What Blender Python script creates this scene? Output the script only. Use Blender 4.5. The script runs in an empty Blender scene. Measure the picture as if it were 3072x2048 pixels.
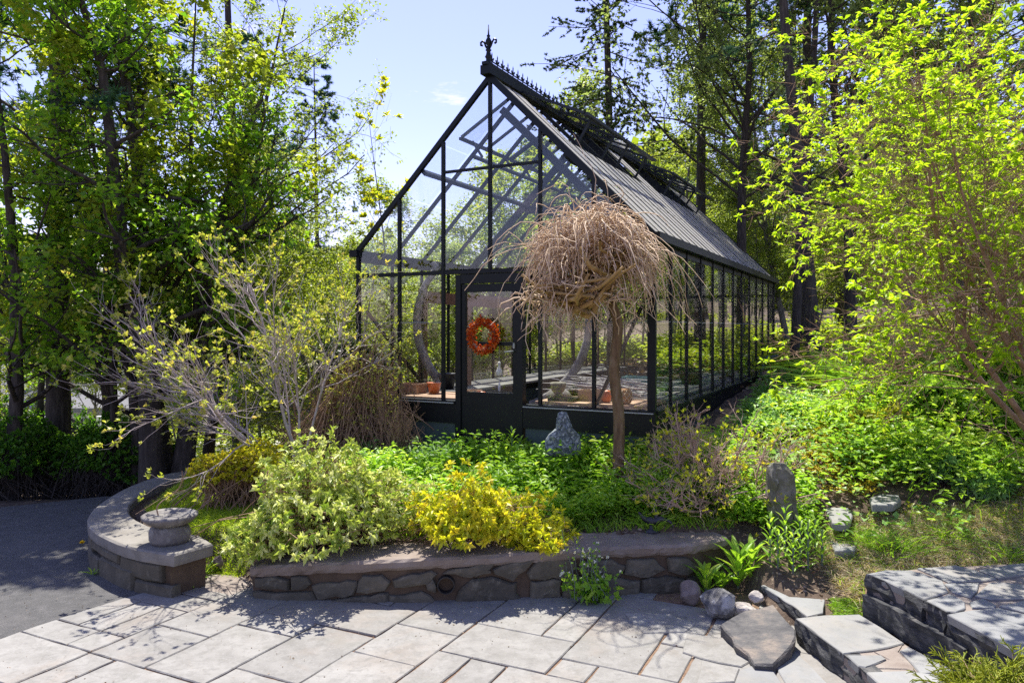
import bpy, math, random
import numpy as np
from mathutils import Vector, Matrix
R = math.radians
rng = np.random.default_rng(7)
rnd = random.Random(11)
SC = bpy.context.scene
COL = SC.collection

# ------------------------------------------------------------------ camera, world, sun, exposure
F, CX, HY, H = 743.0, 512.0, 327.0, 2.1
cam = bpy.data.cameras.new('camera')
camo = bpy.data.objects.new('camera', cam)
COL.objects.link(camo)
camo.location = (0, 0, H)
camo.rotation_euler = (R(90), 0, 0)
cam.sensor_width = 36
cam.lens = F / 1024 * 36
cam.shift_y = -14 / 1024
cam.clip_start = .05
cam.clip_end = 2000
SC.camera = camo
SC.render.resolution_x, SC.render.resolution_y = 1024, 682

SUN_EL, SUN_AZ = 63.0, -12.0          # azimuth measured from +Y (view direction), negative = left
sun = bpy.data.lights.new('sun', 'SUN')
suno = bpy.data.objects.new('sun', sun)
COL.objects.link(suno)
sd = Vector((math.sin(R(SUN_AZ)) * math.cos(R(SUN_EL)), math.cos(R(SUN_AZ)) * math.cos(R(SUN_EL)), math.sin(R(SUN_EL))))
suno.rotation_euler = sd.to_track_quat('Z', 'Y').to_euler()
suno.location = sd * 60
sun.energy = 4.7
sun.angle = R(.55)
sun.color = (1, .95, .87)

world = bpy.data.worlds.new('World')
SC.world = world
world.use_nodes = True
nt = world.node_tree
nt.nodes.clear()
wo = nt.nodes.new('ShaderNodeOutputWorld')
bg = nt.nodes.new('ShaderNodeBackground')
sky = nt.nodes.new('ShaderNodeTexSky')
sky.sky_type = 'NISHITA'
sky.sun_disc = False
sky.sun_elevation = R(SUN_EL)
sky.sun_rotation = R(SUN_AZ)
sky.air_density = 1.15
sky.dust_density = .5
sky.ozone_density = 1.3
bg.inputs['Strength'].default_value = .13
# a few thin fair-weather clouds low in the sky
geo = nt.nodes.new('ShaderNodeNewGeometry')
tcw = nt.nodes.new('ShaderNodeTexCoord')
mpw = nt.nodes.new('ShaderNodeMapping')
mpw.inputs['Scale'].default_value = (1.0, 1.0, 4.2)
mpw.inputs['Location'].default_value = (.35, .0, .12)
nz = nt.nodes.new('ShaderNodeTexNoise')
nz.inputs['Scale'].default_value = 3.2
nz.inputs['Detail'].default_value = 9
nz.inputs['Roughness'].default_value = .62
rp = nt.nodes.new('ShaderNodeValToRGB')
rp.color_ramp.elements[0].position = .60
rp.color_ramp.elements[0].color = (0, 0, 0, 1)
rp.color_ramp.elements[1].position = .78
rp.color_ramp.elements[1].color = (1, 1, 1, 1)
mxw = nt.nodes.new('ShaderNodeMixRGB')
mxw.inputs['Color2'].default_value = (8.5, 8.8, 9.4, 1)
nt.links.new(tcw.outputs['Generated'], mpw.inputs['Vector'])
nt.links.new(mpw.outputs['Vector'], nz.inputs['Vector'])
nt.links.new(nz.outputs['Fac'], rp.inputs['Fac'])
nt.links.new(rp.outputs['Color'], mxw.inputs['Fac'])
nt.links.new(sky.outputs['Color'], mxw.inputs['Color1'])
tn = nt.nodes.new('ShaderNodeMixRGB'); tn.blend_type = 'MULTIPLY'; tn.inputs['Fac'].default_value = 1
tn.inputs['Color2'].default_value = (.82, .68, .90, 1)
nt.links.new(mxw.outputs['Color'], tn.inputs['Color1'])
nt.links.new(tn.outputs['Color'], bg.inputs['Color'])
nt.links.new(bg.outputs['Background'], wo.inputs['Surface'])

SC.view_settings.view_transform = 'Standard'
SC.view_settings.look = 'None'
SC.view_settings.exposure = 1.05
SC.view_settings.gamma = 1
SC.view_settings.use_curve_mapping = False
cy = SC.cycles
cy.max_bounces = 8
cy.diffuse_bounces = 5
cy.glossy_bounces = 3
cy.transmission_bounces = 5
cy.transparent_max_bounces = 24
cy.caustics_reflective = False
cy.caustics_refractive = False
cy.sample_clamp_indirect = 4
cy.use_denoising = False
cy.use_adaptive_sampling = False

# ------------------------------------------------------------------ helpers
def at(x, y, Y):
    """point at depth Y seen at photo position (x, y) of the 1024 x 682 frame"""
    return Vector(((x - CX) / F * Y, Y, H + (HY - y) / F * Y))

def onz(x, y, z=0.0):
    Y = (H - z) * F / (y - HY)
    return Vector(((x - CX) / F * Y, Y, z))

def setp(o, label=None, cat=None, group=None, kind=None):
    if label: o['label'] = label
    if cat: o['category'] = cat
    if group: o['group'] = group
    if kind: o['kind'] = kind
    return o

def thing(name, label, cat, loc=(0, 0, 0), group=None):
    o = bpy.data.objects.new(name, None)
    o.empty_display_size = .1
    COL.objects.link(o)
    o.location = loc
    return setp(o, label, cat, group)

def link(name, me, mat=None, parent=None):
    if mat is not None and not me.materials:
        me.materials.append(mat)
    o = bpy.data.objects.new(name, me)
    COL.objects.link(o)
    if parent is not None:
        o.parent = parent
        off = Vector(parent.location)
        if parent.parent is not None:
            off = off * 0
        o.matrix_parent_inverse = Matrix.Translation(-off)
    return o

def copy_tree(o, parent=None):
    c = o.copy()
    COL.objects.link(c)
    if parent is not None:
        c.parent = parent
    for ch in list(o.children):
        copy_tree(ch, c)
    return c

def npmesh(name, V, T, att=None, smooth=False, loops=3):
    V = np.asarray(V, np.float32); T = np.asarray(T, np.int32)
    me = bpy.data.meshes.new(name)
    me.vertices.add(len(V)); me.vertices.foreach_set('co', V.ravel())
    n = len(T); k = T.shape[1]
    me.loops.add(n * k); me.loops.foreach_set('vertex_index', T.ravel())
    me.polygons.add(n)
    me.polygons.foreach_set('loop_start', np.arange(n, dtype=np.int32) * k)
    try:
        me.polygons.foreach_set('loop_total', np.full(n, k, np.int32))
    except Exception:
        pass
    if smooth:
        me.polygons.foreach_set('use_smooth', np.ones(n, bool))
    if att is not None:
        a = me.attributes.new('tint', 'FLOAT', 'POINT')
        a.data.foreach_set('value', np.asarray(att, np.float32))
    me.update(calc_edges=True)
    me.validate()
    return me

class MB:
    def __init__(s): s.v = []; s.f = []
    def add(s, V, Fc):
        b = len(s.v); s.v += [tuple(p) for p in V]; s.f += [tuple(i + b for i in q) for q in Fc]
        return s
    def box(s, c, sz, rz=0.0):
        hx, hy, hz = sz[0] / 2, sz[1] / 2, sz[2] / 2
        ca, sa = math.cos(rz), math.sin(rz)
        V = []
        for z in (-hz, hz):
            for x, y in ((-hx, -hy), (hx, -hy), (hx, hy), (-hx, hy)):
                V.append((c[0] + x * ca - y * sa, c[1] + x * sa + y * ca, c[2] + z))
        return s.add(V, [(3, 2, 1, 0), (4, 5, 6, 7), (0, 1, 5, 4), (1, 2, 6, 5), (2, 3, 7, 6), (3, 0, 4, 7)])
    def bar(s, p, q, w, h, up=(0, 0, 1)):
        p, q = Vector(p), Vector(q)
        d = (q - p).normalized()
        up = Vector(up)
        if abs(d.dot(up)) > .98: up = Vector((0, 1, 0))
        a = d.cross(up).normalized(); b = a.cross(d).normalized()
        V = []
        for c in (p, q):
            for i, j in ((-1, -1), (1, -1), (1, 1), (-1, 1)):
                V.append(c + a * (w / 2 * i) + b * (h / 2 * j))
        return s.add(V, [(3, 2, 1, 0), (4, 5, 6, 7), (0, 1, 5, 4), (1, 2, 6, 5), (2, 3, 7, 6), (3, 0, 4, 7)])
    def tube(s, pts, rads, n=6, cap=True):
        pts = [Vector(p) for p in pts]
        if not hasattr(rads, '__len__'): rads = [rads] * len(pts)
        V = []; prev = None
        for i, p in enumerate(pts):
            d = (pts[min(i + 1, len(pts) - 1)] - pts[max(i - 1, 0)]).normalized()
            if prev is None:
                a = d.orthogonal().normalized()
            else:
                a = (prev - d * prev.dot(d)).normalized()
            prev = a; b = d.cross(a)
            for k in range(n):
                t = 2 * math.pi * k / n
                V.append(p + (a * math.cos(t) + b * math.sin(t)) * rads[i])
        Fc = []
        for i in range(len(pts) - 1):
            for k in range(n):
                Fc.append((i * n + k, i * n + (k + 1) % n, (i + 1) * n + (k + 1) % n, (i + 1) * n + k))
        if cap:
            Fc.append(tuple(range(n))[::-1]); Fc.append(tuple((len(pts) - 1) * n + k for k in range(n)))
        return s.add(V, Fc)
    def lathe(s, c, prof, n=20, wob=0.0, seed=0, sx=1, sy=1):
        rr = random.Random(seed); V = []
        ph = [rr.uniform(0, 6.28) for _ in range(4)]
        for r, z in prof:
            for k in range(n):
                t = 2 * math.pi * k / n
                q = r * (1 + wob * (math.sin(2 * t + ph[0]) + .6 * math.sin(3 * t + ph[1]) + .4 * math.sin(5 * t + ph[2])))
                V.append((c[0] + q * math.cos(t) * sx, c[1] + q * math.sin(t) * sy, c[2] + z))
        Fc = []
        m = len(prof)
        for i in range(m - 1):
            for k in range(n):
                Fc.append((i * n + k, i * n + (k + 1) % n, (i + 1) * n + (k + 1) % n, (i + 1) * n + k))
        Fc.append(tuple(range(n))[::-1]); Fc.append(tuple((m - 1) * n + k for k in range(n)))
        return s.add(V, Fc)
    def slab(s, poly, z0, z1, bev=.008, jag=0.0, seed=0, tilt=None):
        """flat stone: polygon in plan (x, y), rough sides, small chamfer"""
        rr = random.Random(seed)
        P = []
        m = len(poly)
        for i in range(m):
            a, b = Vector(poly[i][:2]), Vector(poly[(i + 1) % m][:2])
            L = (b - a).length
            k = max(1, int(L / .09)) if jag else 1
            nn = Vector((b.y - a.y, a.x - b.x)).normalized() if L > 1e-6 else Vector((0, 0))
            for j in range(k):
                q = a.lerp(b, j / k)
                if jag: q = q + nn * rr.uniform(-jag, jag)
                P.append(q)
        c = sum(P, Vector((0, 0))) / len(P)
        n = len(P)
        rings = []
        for ins, z in ((0, z0), (0, z1 - bev), (bev, z1)):
            ring = []
            for q in P:
                d = (c - q); L = max(d.length, 1e-6)
                qq = q + d / L * ins
                jz = rr.uniform(-jag, jag) * .25 if (jag and z != z1) else 0
                if z == z0 and jag: qq = q + d / L * rr.uniform(0, jag * 1.6)
                zz = z + jz
                if tilt: zz += tilt[0] * (qq.x - c.x) + tilt[1] * (qq.y - c.y)
                ring.append((qq.x, qq.y, zz))
            rings.append(ring)
        V = rings[0] + rings[1] + rings[2]
        Fc = [tuple(range(n))[::-1], tuple(2 * n + i for i in range(n))]
        for r in (0, 1):
            for i in range(n):
                Fc.append((r * n + i, r * n + (i + 1) % n, (r + 1) * n + (i + 1) % n, (r + 1) * n + i))
        return s.add(V, Fc)
    def build(s, name, mat, parent=None, smooth=False):
        me = bpy.data.meshes.new(name)
        me.from_pydata(s.v, [], s.f)
        me.materials.append(mat)
        if smooth:
            for p in me.polygons: p.use_smooth = True
        me.update()
        return link(name, me, None, parent)

def rock_mesh(name, c, r, seed, amp=.18, sub=3, flat=0.0, cut=6):
    """boulder: displaced and faceted icosphere"""
    import bmesh
    bm = bmesh.new()
    bmesh.ops.create_icosphere(bm, subdivisions=sub, radius=1)
    rr = np.random.default_rng(seed)
    pl = rr.normal(size=(cut + 6, 3)); pl /= np.linalg.norm(pl, axis=1)[:, None]
    dd = rr.uniform(.62, .9, size=cut + 6)
    K = rr.normal(size=(10, 3)) * 2.6; phs = rr.uniform(0, 6.28, 10)
    for v in bm.verts:
        p = np.array(v.co)
        for n_, d_ in zip(pl, dd):
            k = p @ n_
            if k > d_: p = p - n_ * (k - d_) * .93
        w = np.sum(np.sin(K @ p + phs)) / 10
        w2 = np.sum(np.sin(K @ p * 3.3 + phs)) / 10
        p = p * (1 + amp * w + amp * .35 * w2)
        v.co = (c[0] + p[0] * r[0], c[1] + p[1] * r[1], c[2] + p[2] * r[2])
    me = bpy.data.meshes.new(name)
    bm.to_mesh(me); bm.free()
    return me

# ------------------------------------------------------------------ materials
def nodes(name):
    m = bpy.data.materials.new(name); m.use_nodes = True
    t = m.node_tree; t.nodes.clear()
    o = t.nodes.new('ShaderNodeOutputMaterial')
    return m, t, o

def ramp(t, fac, stops):
    r = t.nodes.new('ShaderNodeValToRGB')
    e = r.color_ramp.elements
    while len(e) < len(stops): e.new(.5)
    for k, (p, c) in enumerate(stops):
        e[k].position = p; e[k].color = (c[0], c[1], c[2], 1)
    t.links.new(fac, r.inputs['Fac'])
    return r.outputs['Color']

def noise(t, scale, detail=6, rough=.6, vec=None, dist=0.0):
    n = t.nodes.new('ShaderNodeTexNoise')
    n.inputs['Scale'].default_value = scale
    n.inputs['Detail'].default_value = detail
    n.inputs['Roughness'].default_value = rough
    n.inputs['Distortion'].default_value = dist
    if vec is None:
        tc = t.nodes.new('ShaderNodeTexCoord'); vec = tc.outputs['Object']
    t.links.new(vec, n.inputs['Vector'])
    return n.outputs['Fac']

def solid(name, stops, scale=6, rough=.8, bump=.15, bscale=40, metal=0, stretch=None, spec=.4, speck=None, island=.0):
    m, t, o = nodes(name)
    b = t.nodes.new('ShaderNodeBsdfPrincipled')
    b.inputs['Roughness'].default_value = rough
    b.inputs['Metallic'].default_value = metal
    b.inputs['Specular IOR Level'].default_value = spec
    vec = None
    if stretch:
        tc = t.nodes.new('ShaderNodeTexCoord'); mp = t.nodes.new('ShaderNodeMapping')
        mp.inputs['Scale'].default_value = stretch
        t.links.new(tc.outputs['Object'], mp.inputs['Vector']); vec = mp.outputs['Vector']
    n1 = noise(t, scale, 8, .65, vec)
    col = ramp(t, n1, stops)
    if speck:
        n2 = noise(t, speck[0], 2, .5, vec)
        k = ramp(t, n2, [(speck[1], (0, 0, 0)), (speck[1] + .06, (1, 1, 1))])
        mx = t.nodes.new('ShaderNodeMixRGB'); mx.inputs['Color2'].default_value = (*speck[2], 1)
        t.links.new(k, mx.inputs['Fac']); t.links.new(col, mx.inputs['Color1']); col = mx.outputs['Color']
    if island:
        oi = t.nodes.new('ShaderNodeObjectInfo')
        hs = t.nodes.new('ShaderNodeHueSaturation')
        mr = t.nodes.new('ShaderNodeMapRange')
        mr.inputs['To Min'].default_value = 1 - island; mr.inputs['To Max'].default_value = 1 + island
        t.links.new(oi.outputs['Random'], mr.inputs['Value']); t.links.new(mr.outputs['Result'], hs.inputs['Value'])
        t.links.new(col, hs.inputs['Color']); col = hs.outputs['Color']
    t.links.new(col, b.inputs['Base Color'])
    if bump:
        n3 = noise(t, bscale, 8, .7, vec)
        bp = t.nodes.new('ShaderNodeBump'); bp.inputs['Strength'].default_value = bump
        bp.inputs['Distance'].default_value = .02
        t.links.new(n3, bp.inputs['Height']); t.links.new(bp.outputs['Normal'], b.inputs['Normal'])
    t.links.new(b.outputs['BSDF'], o.inputs['Surface'])
    return m

def leafmat(name, c1, c2, c3=None, trans=.5, rough=.45, tcol=None, spec=.35):
    m, t, o = nodes(name)
    a = t.nodes.new('ShaderNodeAttribute'); a.attribute_name = 'tint'
    st = [(0, c1), (1, c2)] if c3 is None else [(0, c1), (.55, c2), (1, c3)]
    col = ramp(t, a.outputs['Fac'], st)
    b = t.nodes.new('ShaderNodeBsdfPrincipled')
    b.inputs['Roughness'].default_value = rough
    b.inputs['Specular IOR Level'].default_value = spec
    tr = t.nodes.new('ShaderNodeBsdfTranslucent')
    t.links.new(col, b.inputs['Base Color'])
    g = t.nodes.new('ShaderNodeMixRGB'); g.blend_type = 'MULTIPLY'; g.inputs['Fac'].default_value = 1
    g.inputs['Color2'].default_value = (*(tcol or (1.6, 1.55, .7)), 1)
    t.links.new(col, g.inputs['Color1']); t.links.new(g.outputs['Color'], tr.inputs['Color'])
    mx = t.nodes.new('ShaderNodeMixShader'); mx.inputs['Fac'].default_value = trans
    t.links.new(b.outputs['BSDF'], mx.inputs[1]); t.links.new(tr.outputs['BSDF'], mx.inputs[2])
    t.links.new(mx.outputs['Shader'], o.inputs['Surface'])
    return m

def glassmat(name, tint=(.93, .97, .95), dust=0.0, dustcol=(.4, .4, .38), refl=1.0):
    m, t, o = nodes(name)
    tr = t.nodes.new('ShaderNodeBsdfTransparent'); tr.inputs['Color'].default_value = (*tint, 1)
    gl = t.nodes.new('ShaderNodeBsdfGlossy'); gl.inputs['Roughness'].default_value = .01
    gl.inputs['Color'].default_value = (refl, refl, refl, 1)
    fr = t.nodes.new('ShaderNodeFresnel')
    ge = t.nodes.new('ShaderNodeNewGeometry'); mr0 = t.nodes.new('ShaderNodeMapRange')
    mr0.inputs['To Min'].default_value = 1.5; mr0.inputs['To Max'].default_value = 1 / 1.5
    t.links.new(ge.outputs['Backfacing'], mr0.inputs['Value']); t.links.new(mr0.outputs['Result'], fr.inputs['IOR'])
    mx = t.nodes.new('ShaderNodeMixShader')
    t.links.new(fr.outputs['Fac'], mx.inputs['Fac']); t.links.new(tr.outputs['BSDF'], mx.inputs[1]); t.links.new(gl.outputs['BSDF'], mx.inputs[2])
    out = mx.outputs['Shader']
    if dust:
        d0 = t.nodes.new('ShaderNodeBsdfDiffuse'); d0.inputs['Color'].default_value = (*dustcol, 1)
        d1_ = t.nodes.new('ShaderNodeBsdfTranslucent'); d1_.inputs['Color'].default_value = (*[min(1, q * 2.2) for q in dustcol], 1)
        df = t.nodes.new('ShaderNodeMixShader'); df.inputs['Fac'].default_value = .35
        t.links.new(d0.outputs['BSDF'], df.inputs[1]); t.links.new(d1_.outputs['BSDF'], df.inputs[2])
        n = noise(t, 2.2, 7, .7, None, .4)
        mr = t.nodes.new('ShaderNodeMapRange'); mr.inputs['From Min'].default_value = .3; mr.inputs['From Max'].default_value = .7
        mr.inputs['To Min'].default_value = dust * .75; mr.inputs['To Max'].default_value = min(1, dust * 1.2)
        t.links.new(n, mr.inputs['Value'])
        dotn = t.nodes.new('ShaderNodeVectorMath'); dotn.operation = 'DOT_PRODUCT'
        t.links.new(ge.outputs['Incoming'], dotn.inputs[0]); t.links.new(ge.outputs['Normal'], dotn.inputs[1])
        ab = t.nodes.new('ShaderNodeMath'); ab.operation = 'ABSOLUTE'; t.links.new(dotn.outputs['Value'], ab.inputs[0])
        ad = t.nodes.new('ShaderNodeMath'); ad.operation = 'MAXIMUM'; ad.inputs[1].default_value = .04; t.links.new(ab.outputs[0], ad.inputs[0])
        iv = t.nodes.new('ShaderNodeMath'); iv.operation = 'DIVIDE'; iv.inputs[0].default_value = 1; t.links.new(ad.outputs[0], iv.inputs[1])
        om = t.nodes.new('ShaderNodeMath'); om.operation = 'SUBTRACT'; om.inputs[0].default_value = 1; t.links.new(mr.outputs['Result'], om.inputs[1])
        pw = t.nodes.new('ShaderNodeMath'); pw.operation = 'POWER'; t.links.new(om.outputs[0], pw.inputs[0]); t.links.new(iv.outputs[0], pw.inputs[1])
        o2 = t.nodes.new('ShaderNodeMath'); o2.operation = 'SUBTRACT'; o2.inputs[0].default_value = 1; t.links.new(pw.outputs[0], o2.inputs[1])
        m2 = t.nodes.new('ShaderNodeMixShader'); t.links.new(o2.outputs[0], m2.inputs['Fac'])
        t.links.new(out, m2.inputs[1]); t.links.new(df.outputs['Shader'], m2.inputs[2]); out = m2.outputs['Shader']
    t.links.new(out, o.inputs['Surface'])
    return m

M = {}
M['frame'] = solid('green_black_paint', [(.3, (.003, .0055, .0065)), (.7, (.006, .010, .012))], 8, .42, .06, 60, spec=.26)
M['vent'] = solid('grey_black_paint', [(.3, (.015, .02, .022)), (.7, (.03, .035, .04))], 8, .4, .03, 60, spec=.3)
M['glass'] = glassmat('clear_glass', (.98, .99, .985))
M['wallglass'] = glassmat('side_glass', (.97, .985, .975))
M['roofglass'] = glassmat('dusty_glass', (.97, .98, .97), .30, (.50, .485, .44))
M['seam'] = solid('glazing_seam', [(.3, (.3, .32, .3)), (.7, (.42, .44, .42))], 20, .5, 0)
M['knee'] = solid('grey_green_board', [(.3, (.05, .075, .07)), (.7, (.075, .105, .10))], 3, .7, .1, 30)
M['slab'] = solid('grey_concrete_slab', [(.25, (.175, .168, .15)), (.5, (.238, .231, .212)), (.78, (.30, .293, .27))], 5, .85, .28, 28, speck=(46, .68, (.18, .165, .15)), island=.10)
def sandy(m, col, scale=1.1, lo=.5, hi=.72, amt=.6):
    t = m.node_tree; b = [n for n in t.nodes if n.type == 'BSDF_PRINCIPLED'][0]
    src = b.inputs['Base Color'].links[0].from_socket
    k = ramp(t, noise(t, scale, 7, .7, None, .6), [(lo, (0, 0, 0)), (hi, (amt, amt, amt))])
    mx = t.nodes.new('ShaderNodeMixRGB'); mx.inputs['Color2'].default_value = (*col, 1)
    t.links.new(k, mx.inputs['Fac']); t.links.new(src, mx.inputs['Color1']); t.links.new(mx.outputs['Color'], b.inputs['Base Color'])
sandy(M['slab'], (.24, .185, .135)); sandy(M['slab'], (.20, .195, .18), 14, .52, .66, .35)
M['joint'] = solid('sandy_joint', [(.3, (.13, .075, .045)), (.7, (.28, .19, .125))], 30, .95, .6, 60)
M['patch'] = solid('pink_grey_mortar', [(.25, (.19, .15, .125)), (.5, (.25, .21, .18)), (.8, (.30, .27, .235))], 7, .9, .4, 45, speck=(70, .66, (.2, .17, .14)))
M['asphalt'] = solid('asphalt', [(.2, (.07, .07, .07)), (.5, (.105, .104, .10)), (.8, (.16, .155, .15))], 9, .9, .9, 130, speck=(120, .64, (.24, .23, .22)))
M['walltop'] = solid('tan_mortar', [(.25, (.17, .13, .10)), (.5, (.235, .19, .155)), (.8, (.29, .255, .22))], 5, .9, .4, 40, speck=(90, .67, (.2, .16, .13)))
M['mortar'] = solid('wall_mortar', [(.25, (.07, .048, .03)), (.7, (.13, .092, .06))], 8, .95, .6, 35)
M['stone'] = solid('wall_stone', [(.2, (.065, .058, .042)), (.5, (.105, .094, .068)), (.8, (.17, .14, .10))], 7, .88, .5, 30, island=.25)
M['greycap'] = solid('grey_cement_cap', [(.25, (.16, .145, .12)), (.5, (.225, .21, .18)), (.8, (.28, .265, .235))], 5, .9, .35, 40, speck=(80, .66, (.18, .16, .15)))
M['flag'] = solid('bluestone', [(.2, (.175, .178, .172)), (.5, (.225, .229, .225)), (.8, (.27, .272, .268))], 4, .75, .15, 25, island=.10)
M['flagedge'] = solid('split_slate', [(.35, (.02, .022, .024)), (.52, (.06, .062, .065)), (.70, (.15, .145, .135))], 9, .85, 1.0, 16, stretch=(1, 1, 3), island=.12)
M['rock'] = solid('grey_rock', [(.38, (.07, .07, .072)), (.5, (.2, .195, .19)), (.6, (.5, .49, .47))], 7, .85, .9, 22)
M['rockd'] = solid('dark_slate_rock', [(.3, (.05, .05, .055)), (.5, (.12, .115, .11)), (.68, (.24, .2, .165))], 5, .85, .9, 18, stretch=(1, 1, 4))
M['rockw'] = solid('pale_rock', [(.25, (.26, .22, .2)), (.5, (.42, .38, .34)), (.75, (.6, .56, .5))], 7, .85, .5, 22)
M['rockb'] = solid('brown_rock', [(.25, (.10, .075, .06)), (.5, (.2, .16, .14)), (.75, (.32, .27, .24))], 7, .9, .6, 22)
M['granite'] = solid('speckled_granite', [(.38, (.07, .09, .1)), (.5, (.16, .19, .2)), (.6, (.42, .46, .47))], 38, .8, .9, 26)
M['lichen'] = solid('lichened_stone', [(.25, (.09, .09, .055)), (.5, (.15, .145, .10)), (.7, (.25, .235, .2))], 9, .9, .7, 26, speck=(22, .66, (.34, .34, .3)))
M['basin'] = solid('basin_stone', [(.25, (.11, .10, .09)), (.5, (.17, .158, .145)), (.8, (.24, .225, .21))], 8, .9, .5, 34)
M['soil'] = solid('ground_soil', [(.2, (.045, .03, .02)), (.5, (.10, .07, .05)), (.8, (.22, .16, .115))], 5, .97, .9, 30, speck=(26, .6, (.26, .2, .14)))
M['lawnsoil'] = solid('lawn_base', [(.25, (.06, .10, .015)), (.6, (.13, .19, .03))], 14, .95, .6, 60)
M['bark'] = solid('dark_bark', [(.3, (.028, .022, .018)), (.5, (.06, .05, .041)), (.75, (.13, .11, .09))], 8, .95, 1.0, 14, stretch=(3, 3, .5))
M['barkg'] = solid('grey_bark', [(.3, (.09, .08, .075)), (.5, (.18, .165, .15)), (.75, (.32, .30, .28))], 10, .9, .7, 20, stretch=(2, 2, .7))
M['barkp'] = solid('pale_twig_bark', [(.3, (.26, .19, .17)), (.5, (.44, .37, .34)), (.75, (.62, .57, .53))], 14, .85, .4, 30)
M['barko'] = solid('trunk_brown', [(.3, (.09, .055, .028)), (.5, (.17, .11, .055)), (.75, (.25, .19, .12))], 12, .9, .7, 24, stretch=(2, 2, .5))
M['barkb'] = solid('brown_twigs', [(.3, (.16, .09, .05)), (.5, (.30, .19, .12)), (.75, (.44, .31, .2))], 12, .85, .3, 30)
M['barkr'] = solid('pinkish_twigs', [(.3, (.26, .17, .13)), (.5, (.46, .32, .25)), (.75, (.6, .48, .4))], 12, .85, .3, 30)
M['tangle'] = solid('tan_weeping_twigs', [(.25, (.34, .225, .13)), (.5, (.62, .46, .30)), (.75, (.80, .68, .50))], 9, .8, .2, 30)
M['gnarl'] = solid('gnarled_wood', [(.3, (.22, .13, .04)), (.5, (.38, .25, .09)), (.75, (.5, .36, .18))], 10, .85, .6, 24)
M['drift'] = solid('grey_driftwood', [(.3, (.09, .085, .08)), (.5, (.2, .19, .18)), (.75, (.4, .38, .36))], 12, .9, .8, 24, stretch=(1, 1, .4))
M['wood'] = solid('warm_planks', [(.3, (.30, .16, .09)), (.5, (.42, .26, .16)), (.75, (.52, .38, .26))], 4, .7, .2, 20, stretch=(1, 9, 9), island=.2)
M['timber'] = solid('brown_timber', [(.3, (.10, .05, .028)), (.5, (.17, .09, .05)), (.75, (.25, .15, .09))], 5, .8, .2, 20, stretch=(9, 9, 1))
M['box'] = solid('brown_card', [(.3, (.3, .19, .1)), (.7, (.42, .28, .16))], 5, .8, .05)
M['bench'] = solid('weathered_bench', [(.3, (.1, .1, .09)), (.7, (.22, .21, .19))], 6, .8, .2, 20, stretch=(1, 6, 6))
M['sticks'] = solid('grey_sticks', [(.3, (.25, .23, .22)), (.7, (.5, .48, .46))], 14, .8, .1)
M['teal'] = solid('teal_plastic', [(.3, (.12, .26, .24)), (.7, (.16, .32, .29))], 5, .5, 0)
M['white'] = solid('white_paint', [(.3, (.7, .7, .68)), (.7, (.8, .8, .78))], 8, .6, .05)
M['terra'] = solid('orange_glaze', [(.3, (.45, .10, .03)), (.7, (.6, .18, .05))], 8, .4, .05)
M['wicker'] = solid('wicker', [(.3, (.34, .14, .04)), (.7, (.5, .26, .09))], 30, .7, .3)
M['bronze'] = solid('dark_bronze', [(.3, (.03, .03, .04)), (.7, (.08, .08, .09))], 20, .45, .3, 60, metal=.6)
M['statue'] = solid('mossy_statue', [(.3, (.09, .09, .06)), (.5, (.17, .16, .12)), (.7, (.3, .28, .23))], 20, .9, .6, 50)
M['black'] = solid('hole_shade_black', [(.3, (.006, .006, .006)), (.7, (.01, .01, .01))], 8, .9, 0)
M['blackpipe'] = solid('black_pipe', [(.3, (.015, .015, .015)), (.7, (.03, .03, .03))], 8, .5, 0)
M['bluegrey'] = solid('blue_grey_siding', [(.3, (.13, .18, .21)), (.7, (.17, .23, .26))], 4, .7, .1)
M['greysid'] = solid('grey_siding', [(.3, (.32, .33, .34)), (.7, (.42, .43, .44))], 4, .7, .1)
M['cream'] = solid('cream_siding', [(.3, (.45, .44, .40)), (.7, (.55, .54, .49))], 4, .7, .1)
M['roofg'] = solid('grey_shingles', [(.3, (.14, .14, .145)), (.7, (.24, .24, .25))], 20, .9, .4, 40)
M['road'] = solid('pale_road', [(.3, (.36, .34, .34)), (.7, (.46, .44, .45))], 5, .9, .2)
M['easel'] = solid('grey_green_easel', [(.3, (.09, .12, .10)), (.7, (.16, .19, .165))], 12, .7, .2)

for a_ in (('slab', (.15, .145, .13), 14, .48, .66, .5), ('slab', (.36, .355, .34), 55, .55, .7, .45), ('slab', (.13, .14, .10), 2.3, .56, .8, .4), ('asphalt', (.19, .18, .17), 1.3, .48, .75, .6),
           ('walltop', (.13, .115, .09), 3, .52, .74, .4), ('greycap', (.10, .095, .08), 3.5, .48, .70, .55), ('basin', (.30, .29, .26), 9, .5, .62, .7), ('flag', (.30, .265, .215), 1.6, .48, .72, .5), ('flag', (.13, .135, .13), 18, .52, .7, .4), ('stone', (.22, .20, .15), 11, .55, .68, .6)):
    sandy(M[a_[0]], *a_[1:])
L = {}
L['maple'] = leafmat('maple_leaf', (.09, .22, .02), (.20, .37, .03), (.36, .48, .06), .6)
L['mapley'] = leafmat('young_maple_leaf', (.16, .25, .02), (.29, .37, .035), (.42, .42, .06), .5)
L['birch'] = leafmat('birch_leaf', (.17, .23, .04), (.30, .37, .07), (.44, .45, .12), .45, tcol=(1.4, 1.5, .75))
L['olive'] = leafmat('budding_leaf', (.15, .20, .07), (.25, .31, .11), (.38, .40, .17), .55, tcol=(1.35, 1.45, .8))
L['lime'] = leafmat('lime_leaf', (.22, .38, .014), (.36, .52, .03), (.48, .60, .05), .55)
L['pine'] = leafmat('pine_needles', (.03, .085, .04), (.06, .15, .07), (.11, .21, .10), .25, .5, (1, 1.1, .7))
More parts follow.
